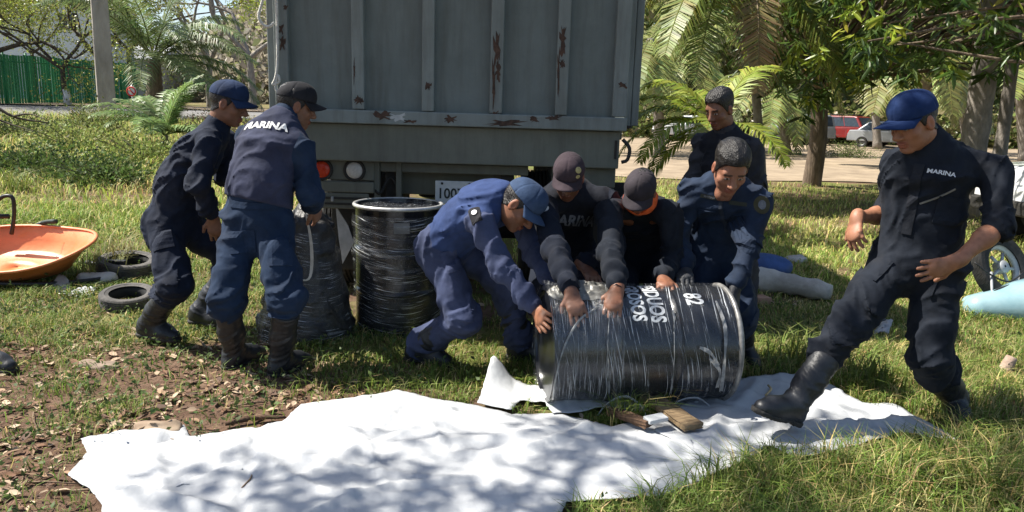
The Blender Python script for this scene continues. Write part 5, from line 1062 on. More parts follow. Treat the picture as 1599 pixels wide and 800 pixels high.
def head_parts(P):
    """head, hair, cap in the local frame x = left of the person, y = forward, z = up"""
    c = np.asarray(P['head']); fw = nrm(P['fwd']); up = nrm(P.get('up', (0, 0, 1))); up = nrm(up - fw * (up @ fw)); lf = np.cross(up, fw)
    A = np.stack([lf, fw, up]); hs = P.get('hs', 1.06)
    W = lambda x, y, z: c + (A.T @ np.array([x, y, z])) * hs
    f = Field(c - 0.19, c + 0.19, 0.0045)
    f.ell(W(0, -.012, .035), A, np.array([.075, .097, .086]) * hs, 0.01)
    f.ell(W(0, .022, -.028), A, np.array([.063, .068, .086]) * hs, 0.03)
    f.ell(W(0, .018, -.070), A, np.array([.056, .058, .042]) * hs, 0.03)
    f.ell(W(0, .064, -.100), A, np.array([.030, .024, .020]) * hs, 0.025)
    f.cone(W(-.036, .072, .024), W(.036, .072, .024), .015 * hs, .015 * hs, 0.02)
    for s in (-1, 1):
        f.ell(W(s * .042, .056, -.028), A, np.array([.024, .022, .022]) * hs, 0.02)
        f.ell(W(s * .031, .100, .003), A, np.array([.017, .016, .012]) * hs, 0.012, 's')
        f.ell(W(s * .031, .075, .002), A, np.array([.015, .0135, .0125]) * hs, 0.004)
        f.ell(W(s * .076, -.006, -.008), A, np.array([.011, .021, .034]) * hs, 0.008)
        f.ell(W(s * .090, .000, -.004), A, np.array([.010, .010, .020]) * hs, 0.006, 's')
        f.ell(W(s * .014, .095, -.036), A, np.array([.010, .012, .009]) * hs, 0.008)
    f.cone(W(0, .086, .014), W(0, .110, -.030), .009 * hs, .0145 * hs, 0.014)
    f.ell(W(0, .088, -.064), A, np.array([.025, .013, .007]) * hs, 0.006)
    f.ell(W(0, .086, -.077), A, np.array([.021, .013, .0075]) * hs, 0.006)
    nb = np.asarray(P['neck']); f.cone(W(0, -.022, -.05), nb, .056 * hs, .062, 0.025)
    if P.get('vneck'): f.cone(nb, nb + nrm(fw * [1, 1, 0]) * .05 - np.array([0, 0, .06]), .066, .052, .03)
    g = f.grid(); q = ((g - c) @ A.T) / hs
    Fh = f.F.copy()
    V, Q = f.mesh(); ql = ((V - c) @ A.T) / hs
    tone = np.array(P.get('tone', (0.20, 0.095, 0.055))); col = np.tile(tone, (len(V), 1)).astype(float)
    n = vnoise(V[:, 0] * 40, V[:, 1] * 40, V[:, 2] * 40)[:, None]; col *= 0.85 + 0.3 * n
    x, y, z = ql.T; ax = np.abs(x)
    def put(m, c2, w=1.0): col[m] = col[m] * (1 - w) + np.array(c2) * w
    put((ax < .026) & (y > .075) & (z > -.086) & (z < -.056), tone * np.array([.85, .55, .55]), .8)
    put((ax > .012) & (ax < .05) & (y > .05) & (z > .017 + .004 * (ax < .02)) & (z < .029), (.012, .01, .008), .85)
    ex = ((ax - .031) / .0125) ** 2 + ((z - .001) / .0055) ** 2
    put((ex < 1) & (y > .06), (.42, .38, .35)); put((((ax - .031) / .0055) ** 2 + ((z - .001) / .0058) ** 2 < 1) & (y > .06), (.012, .008, .006))
    put((ex > 1) & (ex < 1.9) & (y > .06), tone * 0.35, .6)
    put((y > -.01) & (z < -.045) & (y < .1) & (ax > .02), tone * np.array([.7, .72, .75]), .35 * P.get('stubble', .5))
    put((ax < .02) & (y > .08) & (z > -.056) & (z < -.044), tone * .5, .5 * P.get('stubble', .5))
    put((ax > .07) & (z > -.045) & (z < .03) & (y < .02), tone * np.array([1.1, .85, .8]), .5)
    neckm = z < -.12; col[neckm] *= 0.9
    out = {'body': (V, Q, col)}
    # hair
    hy = [-.12, -.06, -.03, -.005, .02, .045, .07, .12]; hz = [-.075, -.062, -.04, .012, -.012, .035, P.get('fringe', .078), .085]
    hl = np.interp(q[..., 1], hy, hz)
    th = P.get('hair', .006)
    top = np.clip((q[..., 2] - .03) / .07, 0, 1)
    nz = vnoise(q[..., 0] * 85, q[..., 1] * 28, q[..., 2] * 60) - .5
    d = Fh - (0.003 + th * top + 0.006 * nz * top + 0.0015)
    ear = np.abs(q[..., 0]) > .079
    d = np.maximum(np.maximum(d, (hl - q[..., 2]) * hs), np.where(ear & (q[..., 2] < .045), .02, -1))
    out['hair'] = relax(*surface_nets(d, f.lo, f.h), 1)
    # cap
    if P.get('cap'):
        k = Field(c - 0.19, c + 0.19, 0.0045)
        k.ell(W(0, -.008, .042), A, np.array([.087, .108, .092]) * hs, 0.01)
        k.ell(W(0, .030, .070), A, np.array([.072, .066, .066]) * hs, 0.03)
        tilt = P.get('captilt', 0.16)
        kk = q[..., 2] - (0.036 + tilt * 0.0 * q[..., 1] + tilt * (q[..., 1]) * 0.25)
        ang = np.arctan2(q[..., 0], q[..., 1] + .005); seam = np.abs(((ang / (math.pi / 3)) + .5) % 1 - .5) * math.pi / 3
        Fc = k.F + 0.0022 * np.exp(-(seam / .05) ** 2) + 0.004 * (vnoise(g[..., 0] * 22, g[..., 1] * 22, g[..., 2] * 22) - .5)
        Fc = np.maximum(Fc, -kk * hs)
        inner = Field(c - 0.19, c + 0.19, 0.0045); inner.ell(W(0, -.008, .036), A, np.array([.080, .101, .086]) * hs, 0.01)
        Fc = np.maximum(Fc, -inner.F)
        out['cap'] = surface_nets(Fc, k.lo, k.h)
        U, Vv = np.meshgrid(np.linspace(-1, 1, 25), np.linspace(0, 1, 9), indexing='ij')
        th_ = U * 1.18; ln = P.get('brim', .078)
        bx = .083 * np.sin(th_) * (1 + .06 * Vv); by = -.008 + .104 * np.cos(th_) + Vv * ln * np.cos(th_) ** .55 - .006
        bz = .040 + tilt * .25 * by - 0.030 * (bx / .08) ** 2 * (0.25 + Vv) + P.get('brimup', -.012) * Vv
        B = c + (np.stack([bx, by, bz], -1).reshape(-1, 3) @ A) * hs
        out['brim'] = (B, [(i * 9 + j, (i + 1) * 9 + j, (i + 1) * 9 + j + 1, i * 9 + j + 1) for i in range(24) for j in range(8)])
        out['button'] = W(0, -.006, .134)
    out['frame'] = (c, A, hs)
    return out

def hand_field(f, w, tip, palm, side, curl=0.35, spread=1.0, k=0.005, inflate=0.0):
    """w wrist, tip rough end of the middle finger, palm direction the palm faces, side +1 left hand / -1 right hand"""
    w = np.asarray(w, float); fd = nrm(np.asarray(tip) - w); n = np.asarray(palm, float); n = nrm(n - fd * (n @ fd)); th = np.cross(n, fd) * side * -1
    # thumb direction: for a left hand with fingers up and palm facing the viewer the thumb points to the viewer's left
    I = inflate + .0012; s = 1.13
    f.cone(w - fd * .02, w + fd * .018 * s, .028 + I, .027 + I, k * 3, flat=n, fr=1.3)
    f.cone(w + fd * .03 * s, w + fd * .078 * s + th * .004, .036 + I, .045 + I, k * 3, flat=n, fr=2.1)
    f.cone(w + fd * .02 * s + th * .012 + n * .006, w + fd * .055 * s + th * .024 + n * .008, .016 + I, .017 + I, k * 3)
    offs = [.034, .0115, -.0110, -.0325]; lens = [.068, .077, .071, .056]
    for i in range(4):
        b = w + fd * (.086 - .004 * abs(i - 1)) * s + th * offs[i]
        d0 = nrm(fd + th * (offs[i] * 3.2 * spread)); c1 = curl * (.7 + .12 * i); L = lens[i] * s
        d1 = nrm(d0 * math.cos(c1) + n * math.sin(c1)); d2 = nrm(d0 * math.cos(c1 * 2.1) + n * math.sin(c1 * 2.1)); d3 = nrm(d0 * math.cos(c1 * 2.9) + n * math.sin(c1 * 2.9))
        p1 = b + d1 * L * .46; p2 = p1 + d2 * L * .31; p3 = p2 + d3 * L * .2
        f.cone(b - d0 * .012, p1, .0098 + I, .0088 + I, k); f.cone(p1, p2, .0088 + I, .0080 + I, k * .6); f.cone(p2, p3, .0080 + I, .0068 + I, k * .6)
        f.ell(b - n * .006, np.eye(3), (.009 + I,) * 3, k * 2)
    t0 = w + fd * .028 * s + th * .026; t1 = t0 + nrm(fd * .62 + th * .7 + n * .3) * .042 * s; t2 = t1 + nrm(fd * .85 + th * .38 + n * .3) * .034 * s
    f.cone(t0, t1, .0145 + I, .0115 + I, k * 2); f.cone(t1, t2, .0112 + I, .0085 + I, k)

def boot_mesh(knee, ank, toe, upn, top_frac, h=0.0065):
    """rubber boot along the shin knee->ank, foot along toe, sole normal upn"""
    knee, ank = np.asarray(knee), np.asarray(ank); fd = nrm(toe); u = np.asarray(upn, float); u = nrm(u - fd * (u @ fd)); s = np.cross(fd, u)
    top = knee + (ank - knee) * top_frac; sole = ank - u * .085
    f = Field(np.minimum(np.minimum(top, sole), sole + fd * .23) - .14, np.maximum(np.maximum(top, sole), sole + fd * .23) + .14, h)
    sh = nrm(top - ank)
    f.cone(top + sh * .03, top + (ank - top) * .55, .071, .066, .02, wr=.003, wf=26); f.cone(top + (ank - top) * .5, ank, .066, .056, .03, wr=.005, wf=40, seed=4)
    hl = sole - fd * .035
    f.cone(hl + u * .045, sole + fd * .13 + u * .045, .048, .050, .03); f.cone(sole + fd * .12 + u * .04, sole + fd * .185 + u * .034, .052, .043, .03, flat=u, fr=1.1)
    f.cone(ank + fd * .01, sole + fd * .12 + u * .055, .056, .040, .04)
    f.clip(top, sh); f.clip(sole + u * .012, -u)
    V, Q = f.mesh()
    g = Field(f.lo, f.lo + (np.array(f.F.shape) - 1) * h, h)
    g.cone(hl + u * .02, sole + fd * .07 + u * .02, .052, .047, .02, flat=u, fr=1.0); g.cone(sole + fd * .06 + u * .02, sole + fd * .13 + u * .02, .047, .057, .02); g.cone(sole + fd * .13 + u * .02, sole + fd * .188 + u * .02, .057, .048, .02)
    gg = g.grid(); hh = (gg - sole) @ u; al = (gg - sole) @ fd
    tread = 0.006 * ((np.sin(al * 300) > 0.2) & (al > -.02)) + np.clip(.012 - np.abs(al - .03) * .4, 0, .012)
    g.F = np.maximum(g.F, np.maximum(hh - .026, tread - hh))
    Vs, Qs = g.mesh()
    return (V, Q), (Vs, Qs)

def project_flat(bvh, V2, center, right, upv, nrml, off=0.004):
    """lay flat xy vertices on a surface around center, along -nrml"""
    out = []
    for x, y in V2:
        p = center + right * x + upv * y + nrml * 0.25
        hit = bvh.ray_cast(Vector(p), Vector(-nrml), 0.6)
        out.append(np.array(hit[0]) + nrml * off if hit[0] is not None else center + right * x + upv * y + nrml * off)
    return np.array(out)
def cam_hit(bvhs, px, py):
    d = Vector(ray_dir(px, py)).normalized(); best = None
    for b in bvhs:
        h = b.ray_cast(Vector(cam_pos), d, 100)
        if h[0] is not None and (best is None or h[3] < best[3]): best = h
    return best
def decal(name, parent, bvhs, px, py, V2, F, mat, tilt=0.0, off=0.004, up=(0, 0, 1), nblend=None):
    h = cam_hit(bvhs, px, py)
    if h is None: print('decal miss', name, px, py); return None
    n = np.array(h[1]); view = -nrm(ray_dir(px, py))
    if n @ view < 0: n = -n
    n = nrm(n + view * (0.6 if nblend is None else nblend)); u = np.asarray(up, float); u = nrm(u - n * (u @ n)); r = np.cross(u, n)
    r2 = r * math.cos(tilt) + u * math.sin(tilt); u2 = -r * math.sin(tilt) + u * math.cos(tilt)
    V = project_flat(bvhs[0] if len(bvhs) == 1 else h_bvh(bvhs, px, py), np.asarray(V2)[:, :2], np.array(h[0]), r2, u2, n, off)
    o = poly_mesh(name, V, F, mat, parent, smooth=False); return o
def h_bvh(bvhs, px, py):
    d = Vector(ray_dir(px, py)).normalized(); best = None
    for b in bvhs:
        h = b.ray_cast(Vector(cam_pos), d, 100)
        if h[0] is not None and (best is None or h[3] < best[0]): best = (h[3], b)
    return best[1]
def bvh_of(VQ): return BVHTree.FromPolygons([tuple(v) for v in VQ[0]], [tuple(map(int, q)) for q in VQ[1]])

def person(label, P, cover, capm=None, vest=None, group=None):
    A = lambda k: np.asarray(P[k], float)
    neck, pel = A('neck'), A('pelvis'); ax = nrm(neck - pel)
    latS = nrm(A('shL') - A('shR')); latH = nrm(P.get('hipl', latS)); latH = nrm(latH - ax * (latH @ ax) * .5)
    mid = pel + (neck - pel) * .36 + np.asarray(P.get('bend', (0, 0, 0))); chest = pel + (neck - pel) * .67 + np.asarray(P.get('bend', (0, 0, 0))) * .6
    dC = nrm(np.cross(latS, nrm(neck - mid))); dH = nrm(np.cross(latH, nrm(mid - pel)))
    g = P.get('girth', 1.0)
    hw = .088; hips = {'L': pel + latH * hw - ax * .03, 'R': pel - latH * hw - ax * .03}
    J = {}
    for s in 'LR':
        J['el' + s] = ik(A('sh' + s), A('wr' + s), P.get('ua', .285), P.get('fa', .255), A('el' + s), label[:14] + ' arm ' + s)
        J['kn' + s] = ik(hips[s], A('an' + s), P.get('thigh', .42), P.get('shin', .41), A('kn' + s), label[:14] + ' leg ' + s)
    pts = [neck, pel, mid, chest, A('head')] + [A(k + s) for k in ('sh', 'wr', 'an') for s in 'LR'] + list(J.values())
    pts = np.array(pts); lo, hi = pts.min(0) - .22, pts.max(0) + .22
    def torso(f, I=0.0, wr=0.013, arms=True):
        f.cone(pel + ax * .03, mid, .158 * g + I, .150 * g + I, .03, wr=wr, wf=15, seed=1, flat=dH, fr=1.32)
        f.cone(mid, chest, .150 * g + I, .172 * g + I, .05, wr=wr, wf=13, seed=2, flat=dC, fr=1.34)
        a, b = A('shL'), A('shR'); m = (a + b) / 2
        for q in (a, b): f.cone(neck - ax * .055, m + (q - m) * .86 - ax * .012, .070 + I, .058 + I, .05, wr=wr * .5, seed=5)
        f.cone(chest + ax * .06, neck, .10 + I, .066 + I, .05, flat=dC, fr=1.15)
    rsl = P.get('sleeve', .97)
    f = Field(lo, hi, 0.0088)
    torso(f)
    f.ell(pel - dH * (-.0) + dH * 0, np.stack([latH, ax, dH]), (.165 * g, .12, .125 * g), .04)
    for s in 'LR':
        sd = 11 if s == 'L' else 23; S, E, W = A('sh' + s), J['el' + s], A('wr' + s)
        f.cone(S - ax * .012, E, .061, .056, .045, wr=.015, wf=15, seed=sd)
        We = E + (W - E) * rsl - nrm(W - E) * .035
        f.cone(E, We, .058, .046 if rsl > .6 else .054, .02, wr=.015, wf=17, seed=sd + 3)
        f.cone(We - nrm(W - E) * .012, We + nrm(W - E) * .004, .050 if rsl > .6 else .062, .050 if rsl > .6 else .060, .008)
        H, K, N = hips[s], J['kn' + s], A('an' + s)
        f.cone(H, K, .104 * g, .080, .05, wr=.018, wf=11, seed=sd + 7)
        bt = K + (N - K) * P.get('boot_top', .34); be = bt - nrm(N - K) * .045
        if P.get('over_boot'): be = K + (N - K) * .86
        f.cone(K, be, .080, .084 if not P.get('over_boot') else .072, .03, wr=.02, wf=15, seed=sd + 9)
    # collar
    hd = nrm(A('head') - neck)
    f.cone(neck - ax * .01, neck + hd * .035, .082, .075, .015)
    f.cone(neck + hd * .02, neck + hd * .12, .060, .062, .006, op='s')
    if P.get('vneck'):
        f.cone(neck + dC * .10 + hd * .06, neck + dC * .135 - ax * P['vneck'], .058, .022, .006, op='s')
    cov = f.mesh(2)
    # body
    hp = head_parts(P); Vb, Qb, Cb = hp['body']; parts = [(Vb, Qb)]; cols = [Cb]; tone = np.array(P.get('tone', (0.20, 0.095, 0.055)))
    core = Field(lo, hi, 0.022)
    core.cone(pel, mid, .125, .12, .04, flat=dH, fr=1.4); core.cone(mid, chest, .12, .14, .04, flat=dC, fr=1.4); core.cone(chest, neck, .09, .055, .04)
    core.cone(neck, A('head') - hd * .06, .052, .05, .03)
    for s in 'LR':
        core.cone(A('sh' + s), chest, .045, .08, .03); core.cone(A('sh' + s), J['el' + s], .045, .038, .02); core.cone(J['el' + s], A('wr' + s), .036, .026, .02)
        core.cone(hips[s], J['kn' + s], .08, .05, .03); core.cone(J['kn' + s], A('an' + s), .05, .036, .02)
    Vc, Qc = core.mesh(); parts.append((Vc, Qc)); cols.append(np.tile(tone, (len(Vc), 1)))
    gloves = []
    for s in 'LR':
        hd_ = P['hand' + s]
        if hd_ is None: continue
        W, E = A('wr' + s), J['el' + s]; glove = hd_.get('glove')
        tip = np.asarray(hd_['tip']); lo2 = np.minimum(W, tip) - .13; hi2 = np.maximum(W, tip) + .13
        if rsl < .6 and not glove: lo2 = np.minimum(lo2, E - .06); hi2 = np.maximum(hi2, E + .06)
        hf = Field(lo2, hi2, 0.0034 if rsl > .6 else .004)
        hand_field(hf, W, tip, hd_['palm'], 1 if s == 'L' else -1, hd_.get('curl', .35), hd_.get('spread', 1.0), inflate=.0022 if glove else 0)
        d = nrm(W - E)
        if not glove:
            if rsl < .6:
                hf.cone(E, E + (W - E) * .35, .041, .044, .02); hf.cone(E + (W - E) * .3, W, .044, .027, .03)
            else: hf.cone(W - d * .09, W, .033, .028, .02)
            V2, Q2 = hf.mesh(); fdn = (V2 - W) @ nrm(tip - W)
            c2 = np.tile(tone * 0.95, (len(V2), 1)) * (0.82 + .36 * vnoise(V2[:, 0] * 60, V2[:, 1] * 60, V2[:, 2] * 60))[:, None]
            n_ = np.asarray(hd_['palm'], float); pal = ((V2 - W) @ nrm(n_)) > .006
            c2[pal & (fdn > 0)] = c2[pal & (fdn > 0)] * .5 + np.array([.30, .16, .11]) * .5
            parts.append((V2, Q2)); cols.append(c2)
        else:
            hf.cone(W - d * .03, W, .036, .031, .015); gloves.append(hf.mesh())
            w2 = Field(W - .2, W + .2, .006); w2.cone(W - d * .11, W, .033, .028, .02); V2, Q2 = w2.mesh()
            parts.append((V2, Q2)); cols.append(np.tile(tone, (len(V2), 1)))
    V = np.concatenate([p[0] for p in parts]); off = np.cumsum([0] + [len(p[0]) for p in parts[:-1]]); Q = np.concatenate([p[1] + o for p, o in zip(parts, off)])
    body = mesh_np('person', V, Q, MSKIN, None, np.concatenate(cols), True)
    tag(body, label, 'person', group)
    co = mesh_np('coverall', *cov, cover, body, smooth=True)
    mesh_np('hair', *hp['hair'], MHAIR, body, smooth=True)
    for gm in gloves: mesh_np('glove', *gm, MGLOVE, body, smooth=True)
    bv = {'cover': bvh_of(cov)}
    if 'cap' in hp:
        cp = mesh_np('cap', *hp['cap'], capm, body, smooth=True)
        br = poly_mesh('brim', *hp['brim'], capm, cp); so_ = br.modifiers.new('s', 'SOLIDIFY'); so_.thickness = .005; so_.offset = 0
        bt = Field(hp['button'] - .02, hp['button'] + .02, .003); bt.ell(hp['button'], hp['frame'][1], (.009, .009, .006)); mesh_np('button', *bt.mesh(), capm, cp, smooth=True)
        bv['cap'] = bvh_of(hp['cap'])
    for s in 'LR':
        (Vt, Qt), (Vs, Qs) = boot_mesh(J['kn' + s], A('an' + s), P['toe' + s], P.get('sole' + s, (0, 0, 1)), P.get('boot_top', .34))
        b = mesh_np('boot', Vt, Qt, MBOOT, body, smooth=True); mesh_np('sole', Vs, Qs, MSOLE, b, smooth=False)
    if vest is not None:
        vf = Field(lo, hi, .0088); torso(vf, .015, .010)
        vf.clip(pel + ax * P.get('hem', .06), -ax)
        inner = Field(lo, hi, .0088); inner.cone(neck - ax * .02, neck + hd * .1, .072, .066, .0); vf.F = np.maximum(vf.F, -inner.F)
        vm = vf.mesh(2); mesh_np('vest', *vm, vest, body, smooth=True); bv['vest'] = bvh_of(vm)
    return body, bv, J
# ------------------------------------------------------------------ the eight men
def S(*a): return at(*a)
NAVY = cloth_mat('coverall_dark_navy', (0.010, 0.0165, 0.036))
NAVY_B = cloth_mat('coverall_blue', (0.010, 0.026, 0.062), dust=.18)
FADED = cloth_mat('coverall_faded_blue', (0.055, 0.070, 0.14), dust=.2)
BLACKISH = cloth_mat('coverall_black', (0.009, 0.013, 0.022), dust=.22)
VEST_SLATE = cloth_mat('vest_slate', (0.034, 0.040, 0.078), dust=.15)
VEST_BLUE = cloth_mat('vest_blue', (0.032, 0.058, 0.16), dust=.1)
VEST_DARK = cloth_mat('vest_dark', (0.010, 0.012, 0.02), dust=.12)
CAP_BLUE = cloth_mat('cap_blue', (0.014, 0.032, 0.085), dust=.05)
CAP_STEEL = cloth_mat('cap_steel_blue', (0.045, 0.08, 0.16), dust=.05)
CAP_BLACK = cloth_mat('cap_black', (0.016, 0.016, 0.02), dust=.2)
CAP_PLUM = cloth_mat('cap_plum', (0.05, 0.034, 0.042), dust=.15)
CAP_GREY = cloth_mat('cap_plum_grey', (0.04, 0.033, 0.04), dust=.15)
CAP_ROYAL = cloth_mat('cap_royal_blue', (0.008, 0.028, 0.105), dust=.03)
ORANGE = plain('scarf_orange', (0.75, 0.13, 0.03), .8)
TONE = (0.23, 0.108, 0.062)
DOWN = np.array([0, 0, -1.0])

# 1: leftmost man, side view
P1 = dict(pelvis=S(272, 345, 4.62), neck=S(338, 200, 4.62), head=S(356, 162, 4.62), fwd=(.95, .10, -.28), up=(.28, .05, .95), cap=True, hs=1.06,
          shL=S(350, 213, 4.82), shR=S(326, 218, 4.46), elL=S(350, 300, 4.95), elR=S(312, 270, 4.36), wrL=S(392, 300, 4.80), wrR=S(332, 338, 4.50), hipl=(.15, .98, 0), bend=(-.05, 0, .03),
          anR=S(232, 506, 4.45), anL=S(312, 486, 4.75), knR=S(262, 420, 4.40), knL=S(318, 410, 4.75), toeR=(.92, -.30, -.02), toeL=(.95, -.25, 0),
          handL=dict(tip=S(412, 312, 4.8), palm=(0, 0, -1)), handR=dict(tip=S(338, 362, 4.52), palm=(-.3, .9, 0)), tone=TONE, girth=1.08)
b1, v1, _ = person('man in blue cap leaning forward in dark coverall, leftmost of the group', P1, NAVY, CAP_BLUE)

# 2: man seen from behind
P2 = dict(pelvis=S(403, 345, 4.08), neck=S(440, 186, 4.20), head=S(462, 166, 4.26), fwd=(.86, .42, -.25), up=(.22, .1, .96), cap=True, hs=1.0,
          shL=S(392, 212, 4.26), shR=S(468, 224, 4.10), elL=S(380, 300, 4.6), elR=S(486, 300, 4.02), wrL=S(440, 300, 4.52), wrR=S(489, 322, 4.30), hipl=(-.95, .25, 0), bend=(-.02, -.04, 0),
          anL=S(366, 551, 4.06), anR=S(438, 562, 3.98), knL=S(368, 430, 4.02), knR=S(443, 440, 3.90), toeL=(.45, .9, 0), toeR=(.5, .87, 0),
          handL=None, handR=dict(tip=S(500, 346, 4.42), palm=(-.5, .6, -.3)), tone=TONE, girth=1.10, hem=.10, boot_top=.22)
b2, v2, _ = person('man with black cap and slate vest lettered across the back, turned away', P2, NAVY_B, CAP_BLACK, VEST_SLATE)
tv, tf = text_np('MARINA', .062, .0022)
decal('lettering', b2, [v2['vest']], 413, 196, tv * np.array([1.12, 1.0, 1]), tf, MTEXTW, tilt=-.03, up=(.1, .4, 1))

# 3: man bending over the drum, in front
def ankle(px, Y):
    p = at(px, 540, Y); p[2] = .088 + float(ground_z(p[0], p[1])); return p
P3 = dict(pelvis=S(696, 380, 4.24), neck=S(783, 306, 4.06), head=S(812, 320, 3.98), fwd=(.62, -.28, -.72), up=(.62, -.1, .72), cap=True, hs=1.10, brim=.075,
          shL=S(806, 326, 4.22), shR=S(750, 346, 3.88), elL=S(835, 420, 4.26), elR=S(778, 432, 3.80), wrL=S(868, 452, 4.0), wrR=S(838, 484, 3.72), hipl=(.20, .95, 0), bend=(-.01, 0, .025),
          anR=ankle(652, 4.22), anL=ankle(812, 4.34), knR=S(722, 478, 4.05), knL=S(800, 450, 4.30), toeR=(.93, -.35, 0), toeL=(.95, -.1, 0),
          handL=dict(tip=drum_hit(893, 468), palm=(-.1, -.3, -1), curl=.25), handR=dict(tip=drum_hit(868, 528), palm=(.75, .45, -.25), curl=.22, spread=1.3), tone=(0.268, 0.116, 0.063), girth=1.04, hem=.02, boot_top=.34, over_boot=True)
b3, v3, _ = person('man in steel blue cap and bright blue vest bending to grip the lying drum', P3, FADED, CAP_STEEL, VEST_BLUE)

# 4: plum cap, dark vest
P4 = dict(pelvis=S(880, 392, 4.58), neck=S(886, 292, 4.24), head=S(888, 276, 4.10), fwd=(-.16, -.80, -.56), up=(-.05, -.55, .83), cap=True, hs=1.0,
          shL=S(950, 310, 4.24), shR=S(846, 318, 4.10), elL=S(970, 390, 4.20), elR=S(866, 405, 4.0), wrL=S(908, 414, 4.02), wrR=drum_hit(891, 454, .05), hipl=(1, 0, 0), bend=(0, .05, .03),
          anL=ankle(930, 4.5), anR=ankle(850, 4.45), knL=S(930, 460, 4.1), knR=S(850, 460, 4.05), toeL=(.1, -1, 0), toeR=(-.1, -1, 0),
          handL=dict(tip=S(936, 444, 3.88), palm=(-.2, .2, -1), curl=.3), handR=dict(tip=drum_hit(906, 498), palm=(.1, .5, -.8), curl=.18, spread=1.4), tone=(0.183, 0.083, 0.051), girth=1.04, hem=.06)
b4, v4, _ = person('man in plum cap with gold badge and dark lettered vest pressing on the drum', P4, cloth_mat('coverall_night_navy', (.006, .010, .022), dust=.12), CAP_PLUM, VEST_DARK)

# 5: grey plum cap, orange scarf
P5 = dict(pelvis=S(1002, 400, 4.62), neck=S(998, 314, 4.28), head=S(1000, 300, 4.12), fwd=(-.30, -.66, -.66), up=(-.15, -.65, .74), cap=True, hs=1.0,
          shL=S(1044, 328, 4.16), shR=S(950, 328, 4.12), elL=S(1058, 396, 4.24), elR=S(936, 396, 4.14), wrL=S(1036, 436, 3.90), wrR=drum_hit(964, 450, .05), hipl=(1, 0, 0), bend=(0, .05, .03),
          anL=ankle(1040, 4.5), anR=ankle(970, 4.48), knL=S(1035, 460, 4.2), knR=S(965, 460, 4.18), toeL=(.1, -1, 0), toeR=(-.1, -1, 0),
          handL=dict(tip=drum_hit(1042, 462), palm=(0, .2, -1), curl=.35), handR=dict(tip=drum_hit(956, 486), palm=(.1, .5, -.8), curl=.3), tone=(0.256, 0.107, 0.059), girth=1.02)
b5, v5, _ = person('man in greyish cap with orange scarf round the face, head bowed over drum', P5, BLACKISH, CAP_GREY)

# 6: bare-headed man at the right end of the drum
P6 = dict(pelvis=S(1116, 382, 4.44), neck=S(1128, 284, 4.20), head=S(1141, 262, 4.06), fwd=(-.02, -.80, -.58), up=(0, -.55, .83), hs=1.13, hair=.019, fringe=.072, vneck=.03,
          shL=S(1186, 308, 4.18), shR=S(1078, 296, 4.26), elL=S(1190, 400, 4.16), elR=S(1056, 370, 4.30), wrL=S(1148, 450, 3.94), wrR=S(1070, 424, 4.06), hipl=(.95, -.1, 0), bend=(.02, .03, .02),
          anL=ankle(1160, 4.44), anR=ankle(1098, 4.55), knL=S(1160, 470, 3.9), knR=S(1090, 460, 4.1), toeL=(.1, -1, 0), toeR=(-.2, -1, 0),
          handL=dict(tip=S(1142, 506, 3.86), palm=(-.7, .7, 0), glove=True, curl=.35), handR=dict(tip=drum_hit(1068, 458), palm=(.2, .4, -.9), glove=True, curl=.4), tone=(0.317, 0.146, 0.091), girth=1.10)
NAVY_C = cloth_mat('coverall_deep_blue', (0.015, 0.028, 0.058), dust=.18)
b6, v6, J6 = person('bare-headed man in blue coverall with black gloves stooping over the drum end', P6, NAVY_C)

# 7: man standing behind
P7 = dict(pelvis=S(1140, 345, 5.18), neck=S(1134, 208, 5.10), head=S(1124, 170, 5.05), fwd=(-.72, -.55, -.42), up=(-.2, -.2, .95), hs=1.02, hair=.017, fringe=.072,
          shL=S(1172, 226, 5.02), shR=S(1096, 222, 5.20), elL=S(1182, 290, 5.06), elR=S(1084, 280, 5.24), wrL=S(1150, 330, 4.95), wrR=S(1092, 335, 5.1), hipl=(.9, -.4, 0),
          anL=S(1165, 518, 5.15), anR=S(1118, 512, 5.3), knL=S(1160, 430, 5.05), knR=S(1112, 430, 5.2), toeL=(-.4, -1, 0), toeR=(-.6, -.8, 0),
          handL=dict(tip=S(1130, 350, 4.9), palm=(0, 0, -1)), handR=dict(tip=S(1094, 365, 5.05), palm=(0, 0, -1)), tone=(0.207, 0.091, 0.055), hem=.03, girth=.98)
b7, v7, _ = person('bare-headed man standing upright behind the stooping men, dark vest, looking down', P7, cloth_mat('shirt_charcoal', (.035, .036, .045)), None, VEST_DARK)

# 8: tall man on the right
P8 = dict(pelvis=S(1432, 405, 3.66), neck=S(1450, 218, 3.64), head=S(1427, 190, 3.57), fwd=(-.86, -.32, -.42), up=(-.34, -.12, .93), cap=True, hs=1.10, brim=.105, brimup=.004, vneck=.08,
          shL=S(1552, 258, 3.54), shR=S(1400, 252, 3.80), elL=S(1680, 330, 3.45), elR=S(1394, 322, 3.90), wrL=S(1494, 408, 3.34), wrR=S(1338, 340, 3.74), hipl=(.85, -.45, 0), bend=(.02, .02, 0),
          anR=S(1240, 634, 3.32), anL=S(1492, 622, 3.68), knR=S(1322, 470, 3.40), knL=S(1440, 530, 3.45), toeR=(-.84, -.42, .36), soleR=(.34, .05, .94), toeL=(-.35, -.9, 0),
          handL=dict(tip=S(1418, 432, 3.34), palm=(.15, .95, .15), curl=.12, spread=1.6), handR=dict(tip=S(1330, 408, 3.62), palm=(.8, .3, -.2), curl=.45, spread=1.3), tone=(0.366, 0.165, 0.095), girth=1.18, sleeve=.17, boot_top=.40, thigh=.44, shin=.44, ua=.30, fa=.275)
b8, v8, J8 = person('man in royal blue cap and rolled sleeves stepping onto the white sheet', P8, BLACKISH, CAP_ROYAL)
